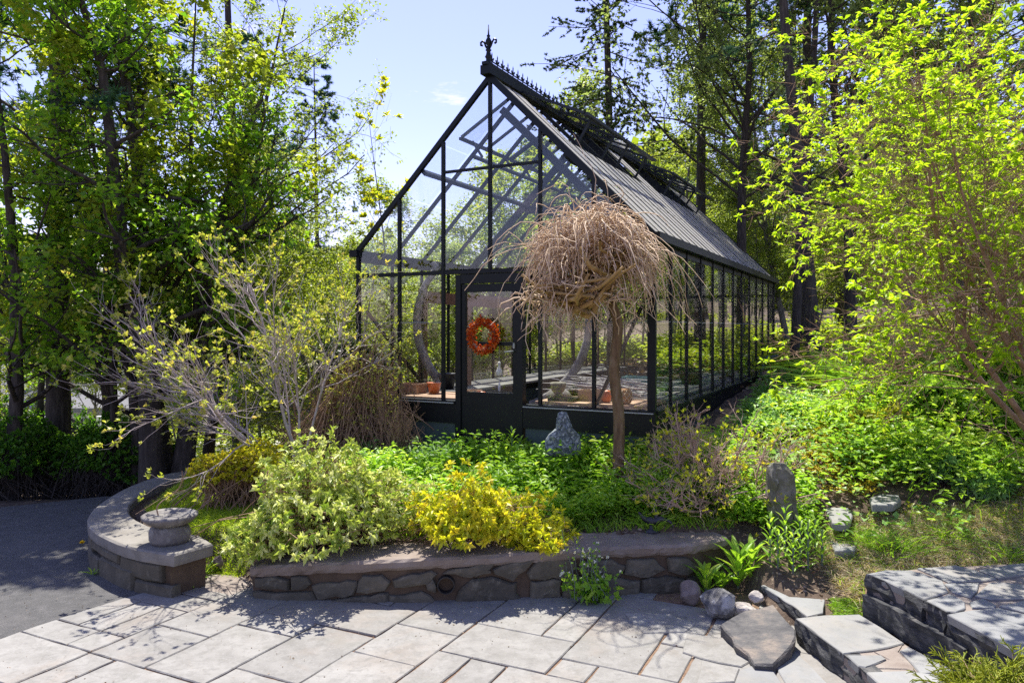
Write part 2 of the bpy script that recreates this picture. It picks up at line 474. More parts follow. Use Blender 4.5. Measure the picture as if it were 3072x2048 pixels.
L['spruce'] = leafmat('spruce_needles', (.03, .07, .018), (.08, .13, .03), (.15, .20, .045), .25, .5, (1, 1.1, .6))
L['bed'] = leafmat('bed_leaf', (.14, .30, .025), (.28, .48, .05), (.50, .63, .12), .47, .38)
L['bedblue'] = leafmat('blue_green_leaf', (.10, .24, .06), (.19, .36, .10), (.32, .48, .18), .35, .4)
L['vari'] = leafmat('variegated_leaf', (.20, .34, .03), (.56, .64, .13), (.80, .82, .42), .42, .4, (1.1, 1.1, .7))
L['gold'] = leafmat('golden_leaf', (.32, .42, .02), (.64, .68, .04), (.82, .70, .06), .45, .4, (1.2, 1.15, .5))
L['barb'] = leafmat('golden_barberry_leaf', (.30, .38, .015), (.60, .60, .03), (.70, .62, .06), .48, .4, (1.2, 1.15, .5))
L['hedge'] = leafmat('hedge_leaf', (.04, .13, .012), (.09, .23, .02), (.18, .33, .03), .5)
L['grass'] = leafmat('grass_blade', (.12, .28, .02), (.24, .42, .035), (.40, .52, .08), .42)
L['lawn'] = leafmat('lawn_blade', (.20, .33, .02), (.34, .47, .035), (.5, .56, .07), .45)
L['dry'] = leafmat('dry_grass', (.34, .27, .17), (.48, .40, .27), (.6, .52, .38), .3)
L['hill'] = leafmat('hill_leaf', (.14, .30, .03), (.28, .47, .06), (.48, .60, .14), .45, .38)
L['hilly'] = leafmat('hill_yellow_leaf', (.18, .25, .02), (.32, .36, .04), (.46, .42, .08), .4)
L['sedum'] = leafmat('yellow_sedum', (.38, .3, .03), (.55, .43, .05), (.6, .5, .12), .3)
L['bud'] = leafmat('green_bud', (.28, .38, .03), (.48, .54, .05), (.66, .56, .08), .45)
L['small'] = leafmat('small_shrub_leaf', (.24, .32, .05), (.42, .47, .09), (.62, .52, .16), .45)
L['wreath'] = leafmat('wreath_leaf', (.42, .03, .01), (.68, .13, .01), (.75, .26, .03), .4, .5, (1.2, .9, .6))
L['flow'] = leafmat('white_petal', (.7, .7, .68), (.8, .8, .78), None, .3)
L['dandelion'] = leafmat('yellow_petal', (.7, .5, .01), (.8, .6, .02), None, .2)
L['cypress'] = leafmat('thread_cypress', (.16, .24, .015), (.33, .38, .025), (.5, .48, .05), .35)
L['litter'] = leafmat('leaf_litter', (.12, .07, .04), (.24, .16, .1), (.36, .27, .19), .15)
L['rhodo'] = leafmat('evergreen_leaf', (.02, .045, .014), (.05, .085, .03), (.16, .19, .12), .15, .3)

# ------------------------------------------------------------------ terrain
def arr(*p): return [Vector(q) for q in p]
# main wall front face, bottom points on the paving and its top heights
MW = [(250, 599, .255), (300, 602, .295), (380, 604, .335), (453, 603, .355), (540, 600, .375), (600, 597, .388), (650, 594.5, .388), (692, 592, .388), (728, 584, .388)]
mwf = [onz(x, y, 0) for x, y, z in MW]
mwt = [z for _, _, z in MW]
WT = .42                                    # wall thickness
CWZ = .35
cwo = [onz(x, y, CWZ) for x, y in ((213, 543), (174, 554), (125, 545), (90, 527), (91, 511.6), (107, 498), (131.5, 484.8), (165, 473.7), (194, 469), (225, 465))]
cwi = [onz(x, y, CWZ) for x, y in ((213, 543), (200, 534.5), (154, 527), (129, 511.6), (138, 496), (165, 482.6), (194, 472.6), (226, 468.5))]

# inside region (raised bed) polygon in plan
BED = [(-2.95, 6.3), (-3.35, 6.65), (-3.7, 7.15), (-3.72, 7.8), (-3.85, 8.6), (-4.3, 10.0), (-5.2, 12.5), (-7, 16), (-60, 40), (-60, 400), (300, 400), (300, -60), (8, -60), (3.2, 3.4), (2.3, 4.4), (1.95, 5.2), (1.9, 6.0),
       (1.7, 6.13), (1.35, 6.12), (.7, 6.02), (0, 5.9), (-.5, 5.87), (-1.1, 5.88), (-1.75, 5.93), (-2.05, 6.0), (-2.35, 6.15)]
SX = np.array([-60, -12, -6, -4, -2.5, -1, .5, 1.5, 2.5, 4, 6, 12, 40, 300.])
SY = np.array([-60, 3, 4.4, 5.2, 5.8, 6.5, 7.3, 8.3, 9.5, 11, 14, 20, 35, 80, 400.])
SZ = np.array([
 [0, 0, 0, 0, 0, 0, 0, 0, .0, .2, .4, .5, .6, 1],
 [0, 0, 0, 0, 0, 0, 0, 0, .0, .2, .4, .5, .6, 1],
 [0, 0, 0, 0, 0, 0, 0, 0, .02, .25, .42, .6, 1, 2],
 [0, 0, 0, .0, .1, .2, .2, .03, .08, .3, .48, .8, 1.4, 2],
 [0, 0, 0, .1, .14, .30, .33, .34, .25, .44, .60, .9, 1.6, 3],
 [0, 0, 0, .30, .27, .36, .41, .43, .42, .58, .80, 1.2, 2, 3],
 [0, 0, 0, .31, .38, .48, .60, .72, .74, .85, 1.1, 1.6, 2.6, 4],
 [0, 0, 0, .31, .46, .60, .65, .88, .92, 1.12, 1.4, 2.0, 3, 5],
 [-.1, -.1, -.05, .15, .45, .60, .65, .90, .98, 1.20, 1.5, 2.1, 3.2, 6],
 [-.6, -.4, -.3, -.1, .3, .58, .66, .90, 1.0, 1.12, 1.45, 2.1, 3.4, 6],
 [-1.2, -1.0, -.9, -.6, -.2, .3, .6, .9, 1.02, 1.08, 1.25, 1.9, 3.2, 7],
 [-1.6, -1.3, -1.3, -1.1, -.9, -.4, .1, .8, 1.05, 1.15, 1.3, 1.8, 3.2, 8],
 [-1.8, -1.6, -1.5, -1.4, -1.2, -.8, -.2, .6, 1.1, 1.2, 1.4, 1.8, 3.4, 9],
 [-1, -1, -1, -1, -.8, -.3, .3, 1.2, 1.8, 2.2, 2.6, 3.5, 6, 12],
 [8, 8, 8, 8, 8, 8, 9, 9, 10, 10, 11, 12, 16, 24]], float)
LOWY = np.array([-60, 9.2, 10.5, 13, 20, 35, 80, 400.]); LOWZ = np.array([0, -.02, -.25, -.7, -1.2, -1.5, -1, 8.])

def sdist(P, poly):
    """signed distance (positive inside) of points (n,2) to polygon"""
    A = np.array(poly, float); B = np.roll(A, -1, 0)
    P = np.asarray(P, float)
    d2 = np.full(len(P), 1e18); ins = np.zeros(len(P), bool)
    for a, b in zip(A, B):
        e = b - a; w = P - a
        t = np.clip((w @ e) / (e @ e), 0, 1)
        q = w - t[:, None] * e
        d2 = np.minimum(d2, (q ** 2).sum(1))
        c = ((a[1] > P[:, 1]) != (b[1] > P[:, 1]))
        with np.errstate(divide='ignore', invalid='ignore'):
            xi = (b[0] - a[0]) * (P[:, 1] - a[1]) / (b[1] - a[1]) + a[0]
        ins ^= c & (P[:, 0] < xi)
    d = np.sqrt(d2)
    return np.where(ins, d, -d)

_hk = np.random.default_rng(3)
_hd = _hk.normal(size=(12, 2)) * np.array([1.3, 2.2, 3.1, 4.4, 5.5, 7, 1, 1.8, 2.7, 3.6, 9, 11])[:, None] * .6
_hp = _hk.uniform(0, 6.28, 12); _ha = np.array([3, 2, 1.4, 1, .8, .5, 3, 2, 1.6, 1.2, .4, .3]) * .006

def ground(X, Y):
    X = np.atleast_1d(np.asarray(X, float)); Y = np.atleast_1d(np.asarray(Y, float))
    ix = np.clip(np.searchsorted(SX, X) - 1, 0, len(SX) - 2); iy = np.clip(np.searchsorted(SY, Y) - 1, 0, len(SY) - 2)
    tx = np.clip((X - SX[ix]) / (SX[ix + 1] - SX[ix]), 0, 1); ty = np.clip((Y - SY[iy]) / (SY[iy + 1] - SY[iy]), 0, 1)
    z = (SZ[iy, ix] * (1 - tx) + SZ[iy, ix + 1] * tx) * (1 - ty) + (SZ[iy + 1, ix] * (1 - tx) + SZ[iy + 1, ix + 1] * tx) * ty
    low = np.interp(Y, LOWY, LOWZ)
    d = sdist(np.stack([X, Y], 1), BED)
    wq = .1 + .42 * np.exp(-((X + 2.5) / .4) ** 2 - ((Y - 6.25) / .45) ** 2)
    m = np.clip((d + .1) / (2 * wq), 0, 1); m = m * m * (3 - 2 * m)
    bump = (np.sin(X[:, None] * _hd[:, 0] + Y[:, None] * _hd[:, 1] + _hp) * _ha).sum(1)
    return (z + bump * 1.5) * m + (low - .03) * (1 - m)

def gz(x, y): return float(ground([x], [y])[0])

def hit(x, y, lo=4.0, hi=60.0):
    """point of the terrain seen at photo position (x, y)"""
    Y = np.linspace(lo, hi, 1500)
    X = (x - CX) / F * Y; Z = H + (HY - y) / F * Y
    g = ground(X, Y)
    k = np.argmax(g > Z) if (g > Z).any() else len(Y) - 1
    return Vector((X[k], Y[k], g[k]))

gx = np.concatenate([[-300, -200, -120, -80, -50, -35, -25, -20, -16, -13, -10], np.arange(-8, 8.01, .085), [9, 10, 12, 15, 20, 26, 35, 50, 80, 120, 200, 300]])
gy = np.concatenate([[-60, -30, -10, 0, 2], np.arange(3, 14.01, .085), [15, 16, 18, 20, 23, 26, 30, 35, 42, 50, 65, 80, 110, 160, 240, 400]])
XX, YY = np.meshgrid(gx, gy)
ZZ = ground(XX.ravel(), YY.ravel())
Vg = np.stack([XX.ravel(), YY.ravel(), ZZ], 1)
nx, ny = len(gx), len(gy)
ii = (np.arange(ny - 1)[:, None] * nx + np.arange(nx - 1)[None, :]).ravel()
Tg = np.stack([ii, ii + 1, ii + nx + 1, ii + nx], 1)
g = link('ground', npmesh('ground', Vg, Tg, smooth=True), M['soil'])
setp(g, kind='structure')

def sheet(name, pts, z, mat, kind='structure'):
    me = bpy.data.meshes.new(name)
    V = [(p[0], p[1], z) for p in pts]
    me.from_pydata(V, [], [tuple(range(len(V)))])
    me.materials.append(mat); me.update()
    if me.polygons[0].normal.z < 0: me.flip_normals()
    return setp(link(name, me), kind=kind)

a0, a1, a2 = onz(0, 638.5), onz(134, 596), onz(172, 582)
dl = (a1 - a0).normalized()
drive = [a0 - dl * 6, a0, a1, a2, (-3.2, 6.4), (-3.65, 7.1), (-3.7, 7.8), (-3.9, 8.7), (-4.5, 9.2), onz(105, 496), onz(0, 507), (-12, 8.0), (-20, 7.5), (-20, -2)]
sheet('driveway', drive, .004, M['asphalt'])
# mortar apron between driveway, curved wall and bed
ap = [a2, onz(183, 585), onz(247, 600.5), (-1.95, 5.9), (-2.1, 6.2), (-2.5, 6.3), (-3.0, 6.35), (-3.3, 6.45)]
sheet('path', ap, .010, M['patch'])

# ------------------------------------------------------------------ paved patio: sandy bed and slabs
base = sheet('patio', [a0 - dl * 6, a0, a1, a2, onz(183, 585), (-2.0, 6.0), (1.9, 6.1), (2.6, 4.6), (4.2, 3.0), (4.2, -1), (-14, -1)], .002, M['joint'])

def clip(poly, p, n):
    out = []
    for i in range(len(poly)):
        a, b = poly[i], poly[(i + 1) % len(poly)]
        da, db = (a - p).dot(n), (b - p).dot(n)
        if da >= 0: out.append(a)
        if (da >= 0) != (db >= 0): out.append(a.lerp(b, da / (da - db)))
    return out

TH = R(26.0)
du, dv = Vector((math.cos(TH), -math.sin(TH))), Vector((math.sin(TH), math.cos(TH)))
P0 = onz(151.3, 646).xy
U = .25
N0, N1 = -22, 26
occ = {}
sizes = [(3, 2), (2, 2), (2, 1), (3, 3), (1, 2), (2, 3), (1, 1), (3, 1), (4, 2)]
r2 = random.Random(21)
rects = []
for j in range(-14, 14):
    for i in range(N0, N1):
        if (i, j) in occ: continue
        cand = sizes[:]; r2.shuffle(cand)
        wts = {(3, 2): 5, (2, 2): 5, (3, 3): 3, (2, 1): 2, (1, 2): 2, (2, 3): 4, (1, 1): .7, (3, 1): 1.4, (4, 2): 1.5}
        cand.sort(key=lambda c: -r2.random() ** (1 / wts[c]))
        for (w, h) in cand:
            if all((i + a, j + b) not in occ for a in range(w) for b in range(h)): break
        else: w = h = 1
        for a in range(w):
            for b in range(h): occ[(i + a, j + b)] = 1
        rects.append((i, j, w, h))
n1 = Vector((dl.y, -dl.x))                    # right of the driveway line
pl = (onz(247, 600.5) - onz(183, 585)).xy.normalized(); n2 = Vector((pl.y, -pl.x))
cnt = 0
for (i, j, w, h) in rects:
    wob = [r2.uniform(-.012, .012) for _ in range(8)]
    g_ = .0065
    c = [(i * U + g_, j * U + g_), ((i + w) * U - g_, j * U + g_), ((i + w) * U - g_, (j + h) * U - g_), (i * U + g_, (j + h) * U - g_)]
    poly = [P0 + du * (a + wob[k] * .5) + dv * (b + wob[k + 4] * .5) for k, (a, b) in enumerate(c)]
    ctr = sum(poly, Vector((0, 0))) / 4
    if ctr.y < 3.7 or ctr.y > 6.6 or ctr.x < -5.2 or ctr.x > 2.6: continue
    if ctr.x > 1.2 and ctr.y > 6.0 - (ctr.x - 1.2) * .9: continue
    poly = clip(poly, a0.xy, n1)
    if len(poly) < 3: continue
    if ctr.x < -1.9:
        poly = clip(poly, onz(183, 585).xy, n2)
        if len(poly) < 3: continue
    ar = abs(sum(poly[k].x * poly[(k + 1) % len(poly)].y - poly[k].y * poly[(k + 1) % len(poly)].x for k in range(len(poly)))) / 2
    if ar < .012: continue
    mb = MB().slab(poly, -.02, .014 + r2.uniform(-.003, .004), .006, .0035, seed=cnt, tilt=(r2.uniform(-.004, .004), r2.uniform(-.004, .004)))
    mb.build('paving_slab', M['slab'], base)
    cnt += 1

# irregular flags and rock at the right end of the patio
def pxpoly(pts, z, f=1.0):
    return [onz(x, y, z).xy for x, y in pts]
def c6(u, v): return (682.7 + .2228 * u, 333.3 + .2228 * v)
def z6(u, v): return (816.7 + .1543 * u, 550 + .1543 * v)

# ------------------------------------------------------------------ retaining wall of the bed
def lerp_path(P, t):
    t = max(0, min(len(P) - 1.0001, t)); i = int(t); return P[i].lerp(P[i + 1], t - i)
wallT = thing('retaining_wall', 'low fieldstone retaining wall with tan mortar cap in front of the flower bed', 'wall', tuple(mwf[3]))
NW = 72
def wprof(t, off):
    p = lerp_path(mwf, t); q = lerp_path(mwf, min(t + .1, 7.99)); q0 = lerp_path(mwf, max(t - .1, 0))
    d = (q - q0).xy.normalized()
    n = Vector((-d.y, d.x))
    z = np.interp(t, range(len(mwt)), mwt)
    return Vector((p.x + n.x * off, p.y + n.y * off, z)), n
def wall_loft(rings, name, mat, parent, smooth=False, wig=.004):
    """rings: list of (offset inwards, height fraction or absolute from top)"""
    V = []; m = len(rings); rr = random.Random(5)
    for i in range(NW + 1):
        t = 8 * i / NW
        for off, hz in rings:
            p, n = wprof(t, off + rr.uniform(-wig, wig))
            z = p.z + hz if hz <= 0.05 and hz > -.2 else (hz - 1)
            V.append((p.x, p.y, (p.z + hz if hz > -.2 else -.05) + rr.uniform(-wig, wig)))
    Fc = []
    for i in range(NW):
        for k in range(m):
            Fc.append((i * m + k, i * m + (k + 1) % m, (i + 1) * m + (k + 1) % m, (i + 1) * m + k))
    Fc.append(tuple(range(m))); Fc.append(tuple(NW * m + k for k in range(m))[::-1])
    me = bpy.data.meshes.new(name); me.from_pydata(V, [], Fc); me.materials.append(mat); me.update()
    return link(name, me, None, parent)
wall_loft([(.045, -1), (.04, -.066), (WT - .03, -.066), (WT - .03, -1)], 'mortar_core', M['mortar'], wallT)
wall_loft([(.018, -.085), (.0, -.06), (-.006, -.02), (.012, -.003), (.03, 0), (WT, .0), (WT + .01, -.07)], 'mortar_cap', M['walltop'], wallT, wig=.006)

def wall_pt(px, py):
    """point on the wall's front face seen at (px, py): returns path parameter and height"""
    xs = [m_[0] for m_ in MW]
    t = float(np.interp(px, xs, range(len(xs))))
    p = lerp_path(mwf, t)
    return t, H + (HY - py) / F * p.y
def c7(u, v): return (300 + .159 * u, 433.3 + .159 * v)
STN = [
 [(-60, 905), (35, 905), (62, 948), (30, 978), (-60, 985)],
 [(72, 962), (130, 945), (345, 935), (352, 965), (325, 1018), (110, 1050), (85, 1000)],
 [(368, 932), (392, 897), (508, 895), (562, 940), (530, 990), (420, 1008), (352, 1000)],
 [(585, 925), (640, 905), (815, 868), (855, 890), (800, 948), (720, 958), (595, 970)],
 [(905, 884), (935, 862), (1110, 828), (1228, 812), (1200, 850), (1075, 908), (975, 886)],
 [(560, 1020), (700, 1008), (760, 1000), (842, 1058), (835, 1074), (565, 1080)],
 [(990, 1050), (1005, 1000), (1090, 925), (1205, 910), (1318, 948), (1355, 945), (1350, 1010), (1398, 1060), (985, 1074)],
 [(1215, 858), (1330, 812), (1475, 795), (1420, 860), (1340, 928), (1228, 886)],
 [(1435, 882), (1502, 800), (1718, 795), (1738, 850), (1690, 908), (1455, 918)],
 [(1458, 935), (1645, 925), (1640, 1030), (1455, 1050)],
 [(790, 950), (832, 915), (858, 965), (850, 1005), (800, 985)],
 [(110, 1065), (325, 1030), (400, 1025), (540, 1010), (545, 1078), (120, 1080)],
 [(-300, 1000), (-60, 1000), (60, 1000), (100, 1070), (-280, 1070)],
 [(1660, 930), (1750, 905), (1850, 930), (1840, 1040), (1655, 1040)],
 [(1770, 805), (1960, 795), (2050, 840), (2010, 900), (1860, 905), (1765, 870)],
 [(1870, 930), (2020, 915), (2140, 930), (2130, 1030), (1865, 1035)],
 [(2070, 800), (2230, 790), (2300, 860), (2200, 905), (2050, 890)],
 [(2160, 925), (2310, 900), (2420, 920), (2430, 1000), (2160, 1020)],
 [(2320, 790), (2440, 785), (2520, 840), (2440, 890), (2330, 870)],
 [(2450, 910), (2560, 880), (2640, 900), (2620, 975), (2455, 985)],
 [(1075, 845), (1195, 862), (1200, 880), (1100, 905)],
 [(-290, 915), (-180, 900), (-80, 925), (-80, 985), (-200, 980), (-285, 965)],
]
for k, st in enumerate(STN):
    rr = random.Random(k)
    pts = []
    for i in range(len(st)):
        a, b = st[i], st[(i + 1) % len(st)]
        L_ = math.dist(a, b); m = max(1, int(L_ / 45))
        for j in range(m):
            f = j / m; w = 0 if j == 0 else 9
            pts.append((a[0] + (b[0] - a[0]) * f + rr.uniform(-w, w), a[1] + (b[1] - a[1]) * f + rr.uniform(-w, w)))
    cu = sum(p[0] for p in pts) / len(pts); cv = sum(p[1] for p in pts) / len(pts)
    V = []; n = len(pts)
    prd = rr.uniform(.0, .012)
    for ring, (sc, off) in enumerate(((1.07, .07), (1.06, .026), (.97, .012 - prd), (.5, .004 - prd))):
        for (u, v) in pts:
            px, py = c7(cu + (u - cu) * sc, cv + (v - cv) * sc)
            t, z = wall_pt(px, py)
            p, nn = wprof(t, off + (rr.uniform(-.004, .004) if ring > 1 else 0))
            V.append((p.x, p.y, max(z, -.03)))
    Fc = []
    for r_ in range(3):
        for i in range(n):
            Fc.append((r_ * n + i, r_ * n + (i + 1) % n, (r_ + 1) * n + (i + 1) % n, (r_ + 1) * n + i))
    Fc.append(tuple(3 * n + i for i in range(n))[::-1])
    me = bpy.data.meshes.new('stone'); me.from_pydata(V, [], [f[::-1] for f in Fc]); me.materials.append(M['stone']); me.update()
    link('stone', me, None, wallT)
# black drainage pipe set in the wall
t, z = wall_pt(446, 584)
pc, nn = wprof(t, -.004)
mb = MB(); prof = []
axis = Vector((-nn.x, -nn.y, 0))
c0 = Vector((pc.x, pc.y, z))
def ring_pts(c, r, n=20):
    s_ = Vector((nn.y, -nn.x, 0)); return [c + s_ * (r * math.cos(6.2832 * k / n)) + Vector((0, 0, r * math.sin(6.2832 * k / n))) for k in range(n)]
rings = [ring_pts(c0 - axis * .2, .066), ring_pts(c0 + axis * .02, .066), ring_pts(c0 + axis * .02, .059), ring_pts(c0 - axis * .1, .057)]
V = sum(rings, [])
Fc = [(r_ * 20 + k, r_ * 20 + (k + 1) % 20, (r_ + 1) * 20 + (k + 1) % 20, (r_ + 1) * 20 + k) for r_ in range(3) for k in range(20)] + [tuple(60 + k for k in range(20))]
mb.add(V, Fc); mb.build('drain_pipe', M['blackpipe'], wallT)

# ------------------------------------------------------------------ curved wall on the left
cw = thing('curved_wall', 'curved low stone wall with grey cement cap beside the driveway', 'wall', (-3.4, 7.2, 0))
def densify(P, n):
    out = []
    k = len(P)
    for i in range(k - 1):
        p0, p1, p2, p3 = P[max(i - 1, 0)], P[i], P[i + 1], P[min(i + 2, k - 1)]
        for j in range(n):
            t_ = j / n
            out.append(.5 * ((2 * p1) + (p2 - p0) * t_ + (2 * p0 - 5 * p1 + 4 * p2 - p3) * t_ ** 2 + (3 * p1 - p0 - 3 * p2 + p3) * t_ ** 3))
    out.append(P[-1]); return out
fc = cwo[1].xy                                     # sharp front corner of the end block
outer = densify([p.xy for p in cwo[1:]], 6)
inner = densify([p.xy for p in cwi[1:]], 6)
poly = [cwo[0].xy] + outer + inner[::-1]
def prism(poly, z0, z1, name, mat, parent, lip=0.0, jag=0.0, seed=0, scale=1.0):
    cc = sum(poly, Vector((0, 0))) / len(poly)
    rr = random.Random(seed); n = len(poly)
    def nrm(i):
        a, b = poly[i - 1], poly[(i + 1) % n]; d = (b - a); d = d.normalized() if d.length > 0 else d
        return Vector((d.y, -d.x))
    sgn = 1 if sum(poly[i].x * poly[(i + 1) % n].y - poly[(i + 1) % n].x * poly[i].y for i in range(n)) > 0 else -1
    V = []
    for off, z in ((lip - .004, z0), (lip, z0 + (z1 - z0) * .25), (lip, z1 - .014), (lip - .014, z1)):
        for i, q in enumerate(poly):
            o_ = nrm(i) * sgn * (off + rr.uniform(-jag, jag))
            V.append((q.x + o_.x, q.y + o_.y, z + rr.uniform(-jag, jag) * .4))
    Fc = [tuple(range(n))[::-1], tuple(3 * n + i for i in range(n))]
    for r_ in range(3):
        for i in range(n): Fc.append((r_ * n + i, r_ * n + (i + 1) % n, (r_ + 1) * n + (i + 1) % n, (r_ + 1) * n + i))
    if sgn < 0: Fc = [f[::-1] for f in Fc]
    me = bpy.data.meshes.new(name); me.from_pydata(V, [], Fc); me.materials.append(mat); me.update()
    return link(name, me, None, parent)
prism(poly, CWZ - .095, CWZ, 'cement_cap', M['greycap'], cw, 0, .003)
prism(poly, -.4, CWZ - .094, 'wall_core', M['mortar'], cw, -.06, .004)
# dark stones of its outer face
for k in range(0, 30, 5):
    for lvl in range(2):
        a = outer[min(k + (2 if lvl else 0), 47)]; b = outer[min(k + (7 if lvl else 5), 48)]
        mid = outer[min(k + (4 if lvl else 2), 47)]
        cen = Vector((-3.0, 7.6))
        nn_ = Vector(((b - a).y, -(b - a).x)).normalized()
        if (mid - cen).dot(nn_) < 0: nn_ = -nn_
        hh_ = .10 + .06 * ((k * 7) % 3) / 2; z0, z1 = (-.03, hh_) if lvl == 0 else (hh_ + .008, .252)
        V = []
        rr = random.Random(k * 3 + lvl)
        for off in (-.08, -.022, -.006 + rr.uniform(0, .012)):
            s_ = .0 if off < -.01 else .015
            for q, zz in ((a.lerp(b, .03 + s_), z0 + s_), (mid, z0 + s_ + rr.uniform(-.01, .01)), (a.lerp(b, .97 - s_), z0 + s_), (a.lerp(b, .96 - s_), z1 - s_), (mid, z1 - s_ + rr.uniform(-.015, .005)), (a.lerp(b, .04 + s_), z1 - s_)):
                V.append((q.x + nn_.x * off, q.y + nn_.y * off, zz))
        Fc = [tuple(12 + i for i in range(6))] + [(r_ * 6 + i, r_ * 6 + (i + 1) % 6, (r_ + 1) * 6 + (i + 1) % 6, (r_ + 1) * 6 + i) for r_ in range(2) for i in range(6)]
        me = bpy.data.meshes.new('stone'); me.from_pydata(V, [], Fc); me.materials.append(M['stone']); me.update()
        link('stone', me, None, cw)

# ------------------------------------------------------------------ stone steps and upper terrace at the right
steps = thing('stone_steps', 'broad bluestone steps with split slate edges at the right of the patio', 'steps', tuple(onz(*z6(320, 145), .45)))
def flag(pts, z, th, name='flagstone', mat='flag', parent=None, conv=z6, jag=.006, seed=0, tilt=None, bev=.006):
    poly = [onz(*conv(*p), z).xy for p in pts]
    return MB().slab(poly, z - th, z, bev, jag, seed, tilt).build(name, M[mat], parent)
ZB, ZA = .45, .17
TB = [
 [(322, 148), (440, 124), (610, 127), (700, 152), (815, 192), (855, 265), (700, 312), (640, 288), (440, 190), (362, 160)],
 [(655, 112), (900, 93), (1040, 128), (1165, 178), (1098, 192), (862, 203), (785, 165)],
 [(1048, 122), (1344, 78), (1560, 84), (1560, 170), (1344, 150), (1240, 168), (1180, 176)],
 [(712, 322), (855, 280), (925, 306), (962, 330), (958, 368), (900, 393), (838, 390)],
 [(830, 212), (1050, 207), (1035, 258), (1000, 298), (935, 280), (872, 262)],
 [(1062, 255), (1110, 205), (1180, 200), (1344, 218), (1560, 228), (1560, 335), (1344, 308), (1130, 310), (1030, 290)],
 [(985, 330), (1080, 308), (1165, 350), (1150, 368), (1015, 368)],
 [(846, 412), (1010, 382), (1180, 370), (1344, 408), (1500, 430), (1560, 760), (1344, 668), (1270, 640), (1000, 492)],
 [(1185, 355), (1344, 320), (1560, 345), (1560, 420), (1344, 395)],
]
terr = [onz(*z6(*p), ZB - .012).xy for p in ((330, 152), (660, 118), (1344, 82), (1900, 100), (1900, 1100), (1560, 775), (1344, 662), (838, 396), (640, 292))]
MB().slab(terr, .0, ZB - .012, .003, 0).build('mortar_bed', M['patch'], steps)
for k, p in enumerate(TB): flag(p, ZB + .002 * (k % 3), .05, seed=k, parent=steps)
# split-faced edge stones under the terrace lip
def riser(pts, ztop, zbot, thick, conv=z6, seed=0, parent=steps, mat='flagedge', inward=(.45, .9), name='edge_stone', amp=.014):
    rr = random.Random(seed)
    P = [onz(*conv(*p), ztop).xy for p in pts]
    inn = Vector(inward).normalized()
    L_ = [(P[i + 1] - P[i]).length for i in range(len(P) - 1)]
    n = max(6, int(sum(L_) / .05))
    cum = np.concatenate([[0], np.cumsum(L_)])
    xs = np.interp(np.linspace(0, cum[-1], n + 1), cum, [p.x for p in P]); ys = np.interp(np.linspace(0, cum[-1], n + 1), cum, [p.y for p in P])
    d = (P[-1] - P[0]).normalized(); nn_ = Vector((d.y, -d.x))
    if nn_.dot(inn) > 0: nn_ = -nn_
    rows = 4; V = []
    for i in range(n + 1):
        V.append((xs[i] - nn_.x * thick, ys[i] - nn_.y * thick, ztop))
        for r_ in range(rows + 1):
            f = r_ / rows
            o_ = rr.uniform(-amp, amp) if r_ else rr.uniform(-.003, .003)
            V.append((xs[i] + nn_.x * o_, ys[i] + nn_.y * o_, ztop + (zbot - ztop) * f))
        V.append((xs[i] - nn_.x * thick, ys[i] - nn_.y * thick, zbot))
    m = rows + 3
    Fc = [tuple(range(m)), tuple(n * m + k for k in range(m))[::-1]]
    for i in range(n):
        for k in range(m): Fc.append((i * m + k, i * m + (k + 1) % m, (i + 1) * m + (k + 1) % m, (i + 1) * m + k))
    me = bpy.data.meshes.new(name); me.from_pydata(V, [], Fc); me.materials.append(M[mat]); me.update()
    return link(name, me, None, parent)
riser([(318, 150), (362, 165), (440, 195), (560, 250), (690, 322)], ZB - .004, ZB - .155, .12, seed=1, amp=.02)
riser([(700, 325), (760, 355), (838, 398)], ZB - .004, ZB - .15, .12, seed=2, amp=.02)
riser([(842, 408), (920, 448), (1000, 494), (1140, 570), (1290, 645), (1500, 745)], ZB - .004, ZB - .16, .12, seed=3, amp=.02)
# long slate laid on edge below
riser([(292, 282), (340, 300), (470, 365), (600, 440)], .315, .155, .05, seed=4, amp=.010)
riser([(604, 442), (700, 492), (830, 560), (955, 640)], .315, .15, .05, seed=5, amp=.010)
# soil packed between the two edges
sp = [onz(*z6(*p), .30).xy for p in ((300, 286), (340, 290), (470, 355), (610, 432), (850, 560), (965, 632), (1120, 720), (1300, 560), (840, 400), (640, 300), (330, 170))]
MB().slab(sp, .0, .285, .01, .01, 9).build('packed_soil', M['joint'], steps)
# lower tread
TA = [
 [(508, 1275), (640, 1262), (790, 1257), (900, 1322), (998, 1388), (850, 1420), (722, 1433), (610, 1350)],
 [(738, 1442), (890, 1440), (916, 1458), (820, 1492), (790, 1488)],
 [(978, 1420), (1010, 1402), (1200, 1500), (1212, 1522), (1070, 1522), (1030, 1478)],
 [(824, 1516), (1000, 1508), (1250, 1545), (1330, 1640), (960, 1640)],
 [(860, 1425), (990, 1395), (970, 1425), (1020, 1480), (1060, 1520), (1000, 1500), (840, 1500), (925, 1458)],
]
la = [onz(*c6(*p), ZA - .012).xy for p in ((512, 1278), (790, 1262), (1010, 1400), (1400, 1620), (1400, 1800), (1100, 1800), (880, 1568), (720, 1438))]
MB().slab(la, .0, ZA - .012, .003).build('mortar_bed', M['patch'], steps)
for k, p in enumerate(TA[:4]): flag(p, ZA + .002 * (k % 2), .05, conv=c6, seed=30 + k, parent=steps)
flag(TA[4], ZA - .006, .04, conv=c6, seed=36, parent=steps, mat='patch')
riser([(506, 1277), (560, 1320), (640, 1380), (718, 1434)], ZA - .004, -.02, .1, conv=c6, seed=6, amp=.015)
riser([(722, 1437), (800, 1500), (900, 1580), (1000, 1660)], ZA - .004, -.02, .1, conv=c6, seed=7, amp=.015)
